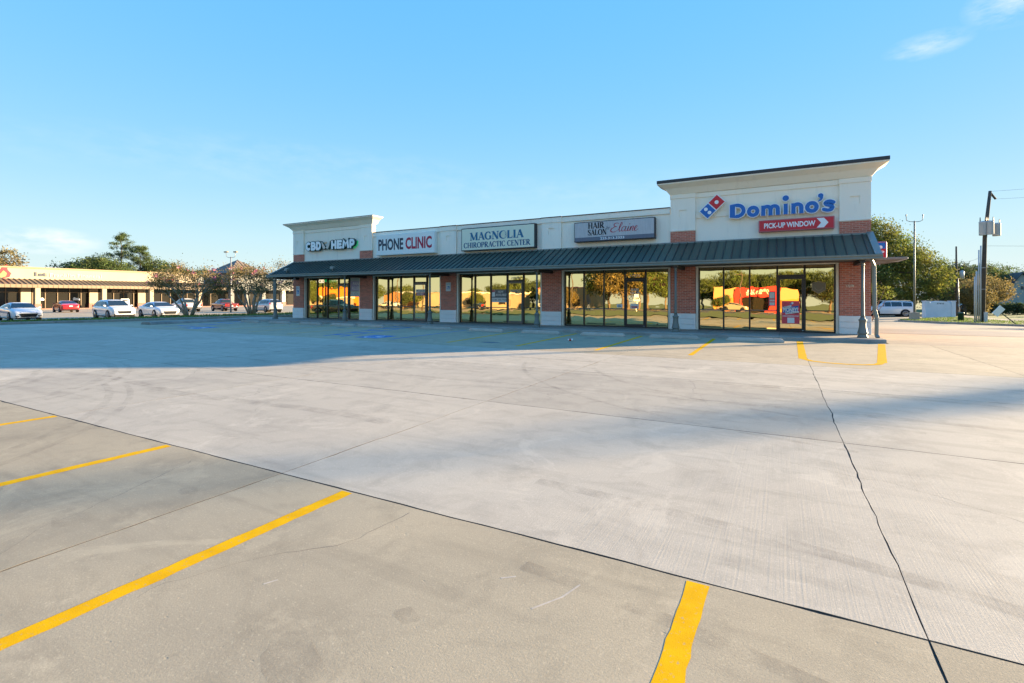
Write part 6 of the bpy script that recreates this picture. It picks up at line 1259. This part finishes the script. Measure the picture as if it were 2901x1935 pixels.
# ---------------------------------------------------------------- across the road behind the camera: what the shop glass mirrors
gz = -.05
t = thing('auto_parts_store', 'red and yellow auto parts store mirrored in the last shop window', 'building', (-4, -74, gz))
for x0, x1 in ((-12.4, -8.95), (.3, 3.7)): MB().box(x0, x1, -86, -72, gz, 4.85).build('wing_wall', 'store_yellow', t); MB().box(x0 + .02, x1 - .02, -71.99, -71.96, gz, 2.6).build('wing_band', 'store_amber', t)
MB().box(-8.94, .29, -86, -71.7, 2.72, 4.75).build('entrance_wall', 'store_red', t); MB().box(-8.94, -7.5, -86, -71.7, gz, 2.71).build('entrance_pier', 'store_red', t); MB().box(-2.34, .29, -86, -71.7, gz, 2.71).build('entrance_pier', 'store_red', t); MB().box(-7.49, -2.35, -73, -72.9, gz, 2.71).build('glazing', 'glass_dark', t)
b = MB(); lettering(b, 'AUTO', -6.7, -5.0, 3.8, 4.3, -71.66, back=True, bold=.03); lettering(b, 'PARTS', -6.7, -5.0, 3.15, 3.65, -71.66, back=True, bold=.03); b.build('lettering', 'sign_white', t)
b = MB(); lettering(b, "O'Reilly", -4.7, -2.35, 3.35, 4.15, -71.66, back=True, bold=.03); b.build('lettering', 'sign_cream', t)
def shed(name, label, x0, x1, y0, y1, h, mt_, roofm, gable=0, wins=True):
    t = thing(name, label, 'building', ((x0 + x1) / 2, y0, gz)); b = MB()
    if gable: b.prism([(x0, gz), (x1, gz), (x1, gz + h), ((x0 + x1) / 2, gz + h + gable), (x0, gz + h)], y0, y1)
    else: b.box(x0, x1, y0, y1, gz, gz + h)
    b.build('wall', mt_, t)
    if gable:
        for s in (0, 1):
            xa = (x0 - .3, x1 + .3)[s]; xm = (x0 + x1) / 2; MB().add([(xa, y0 - .3, gz + h - .1), (xa, y1 + .3, gz + h - .1), (xm, y1 + .3, gz + h + gable + .1), (xm, y0 - .3, gz + h + gable + .1)], [(0, 1, 2, 3)]).build('roof', roofm, t)
    else: MB().box(x0 - .2, x1 + .2, y0 - .2, y1 + .2, gz + h + .002, gz + h + .35).build('roof_edge', roofm, t)
    k = int((x1 - x0) / 5) if wins else 0
    for i in range(k): xx = x0 + (i + .5) * (x1 - x0) / k; MB().box(xx - .9, xx + .9, y1 + .01, y1 + .05, gz + .9, gz + 2.2).build('window', 'glass_dark', t)
    return t
shed('orange_store', 'bright orange storage building mirrored in the first shop window', -138, -127.5, -84, -72, 5.6, 'store_orange', 'store_orange', 0, False)
shed('tan_warehouse', 'low tan warehouse mirrored beside the orange building', -160, -118, -70, -64, 2.6, 'store_tan', 'trim_beige')
shed('brown_shed', 'brown gabled shed mirrored in the second shop window', -109, -99.2, -80, -72, 3.6, 'store_brown', 'trim_beige', 1.0, False)
shed('tan_hall', 'long tan hall mirrored beyond the brown shed', -99, -86, -88, -76, 4.0, 'store_tan', 'store_tan', 0, False)
shed('cream_clinic', 'low cream building mirrored in the third shop window', -80, -64, -84, -73, 4.1, 'store_tan', 'trim_beige')
shed('pink_trim_shop', 'cream shop with pink roof trim mirrored in the hair salon window', -56, -41.3, -86, -73, 5.1, 'store_tan', 'pink')
t = thing('pylon_sign', 'dark blue pylon sign mirrored in the hair salon window', 'sign', (-40, -70, gz)); MB().box(-40.3, -39.7, -70.3, -69.7, gz, 4.8).build('post', 'sign_dusk', t); MB().box(-41.0, -38.8, -70.4, -69.6, 4.8, 6.8).build('sign_box', 'sign_dusk', t, .1); MB().box(-40.7, -39.1, -69.59, -69.55, 5.1, 6.5).build('face', 'sign_cream', t)
t = thing('roadside_board', 'small white roadside board mirrored in the hair salon window', 'sign', (-20, -33, gz)); MB().box(-20.06, -19.94, -33.06, -32.94, gz, 1.6).build('post', 'sign_white', t); MB().box(-20.45, -19.55, -33.03, -32.97, 1.6, 2.8).build('panel', 'sign_white', t)
RT = [(-17, -90, oak, .85), (-13, -92, dark, .9), (-8.5, -91, oak, 1.02), (-4, -92, dark, 1.0), (0, -90, oak, .95), (4.5, -92, oak, .98), (9, -84, dark, .9), (13, -86, oak, .95), (18, -80, oak, .9), (24, -82, dark, .95), (32, -80, oak, .9), (-24, -80, oak, .85), (-24.5, -62, oak, 1.05), (-29, -60, gold, 2.2), (-34, -66, oak, 1.1), (-30, -74, oak, 1.1), (-46, -92, dark, .8), (-60, -88, oak, .85),
      (-67, -92, dark, .92), (-73, -92, oak, .95), (-79, -92, dark, .85), (-90, -98, oak, .7), (-104, -92, dark, .6), (-114, -88, oak, .75), (-121, -90, dark, .85), (-142, -92, dark, 1.0), (-149, -88, oak, 1.05), (-158, -84, oak, 1.0), (-133, -92, oak, .8), (42, -78, dark, .95), (-76, -64, dark, .5), (-70, -66, oak, .45), (-94, -66, dark, .5), (-88, -64, oak, .42), (-50, -66, oak, .5), (-44, -64, gold, 1.0), (-128, -62, oak, .5), (-120, -62, dark, .45), (-108, -66, dark, .4), (-10.5, -64, oak, .32)]
for k, (x, y, m_, s) in enumerate(RT): plant_tree('mirrored_tree', 'leafy tree across the road, seen only mirrored in the shop glass', 'tree', (x, y, gz), m_, k * 1.3, s, 'trees mirrored in the shop glass')
for k, (x, y, h) in enumerate(((-62, -34, 9), (-40, -57, 9), (9.5, -57, 8), (-90, -57, 9), (-7, -57.5, 7.5))):
    t = thing('mirrored_pole', 'timber roadside pole, seen only mirrored in the shop glass', 'utility pole', (x, y, gz), 0, 'poles mirrored in the shop glass'); b = MB(); b.tube([(x, y, gz - .2), (x + .2, y, gz + h)], [.16, .1], 8); b.build('pole', 'wood_pole', t); MB().box(x - .8, x + 1.2, y - .06, y + .06, gz + h - .7, gz + h - .55).build('cross_arm', 'wood_pole', t)
for o in bpy.data.objects:
    if '_base' in o: del o['_base']
print('objects', len(bpy.data.objects))
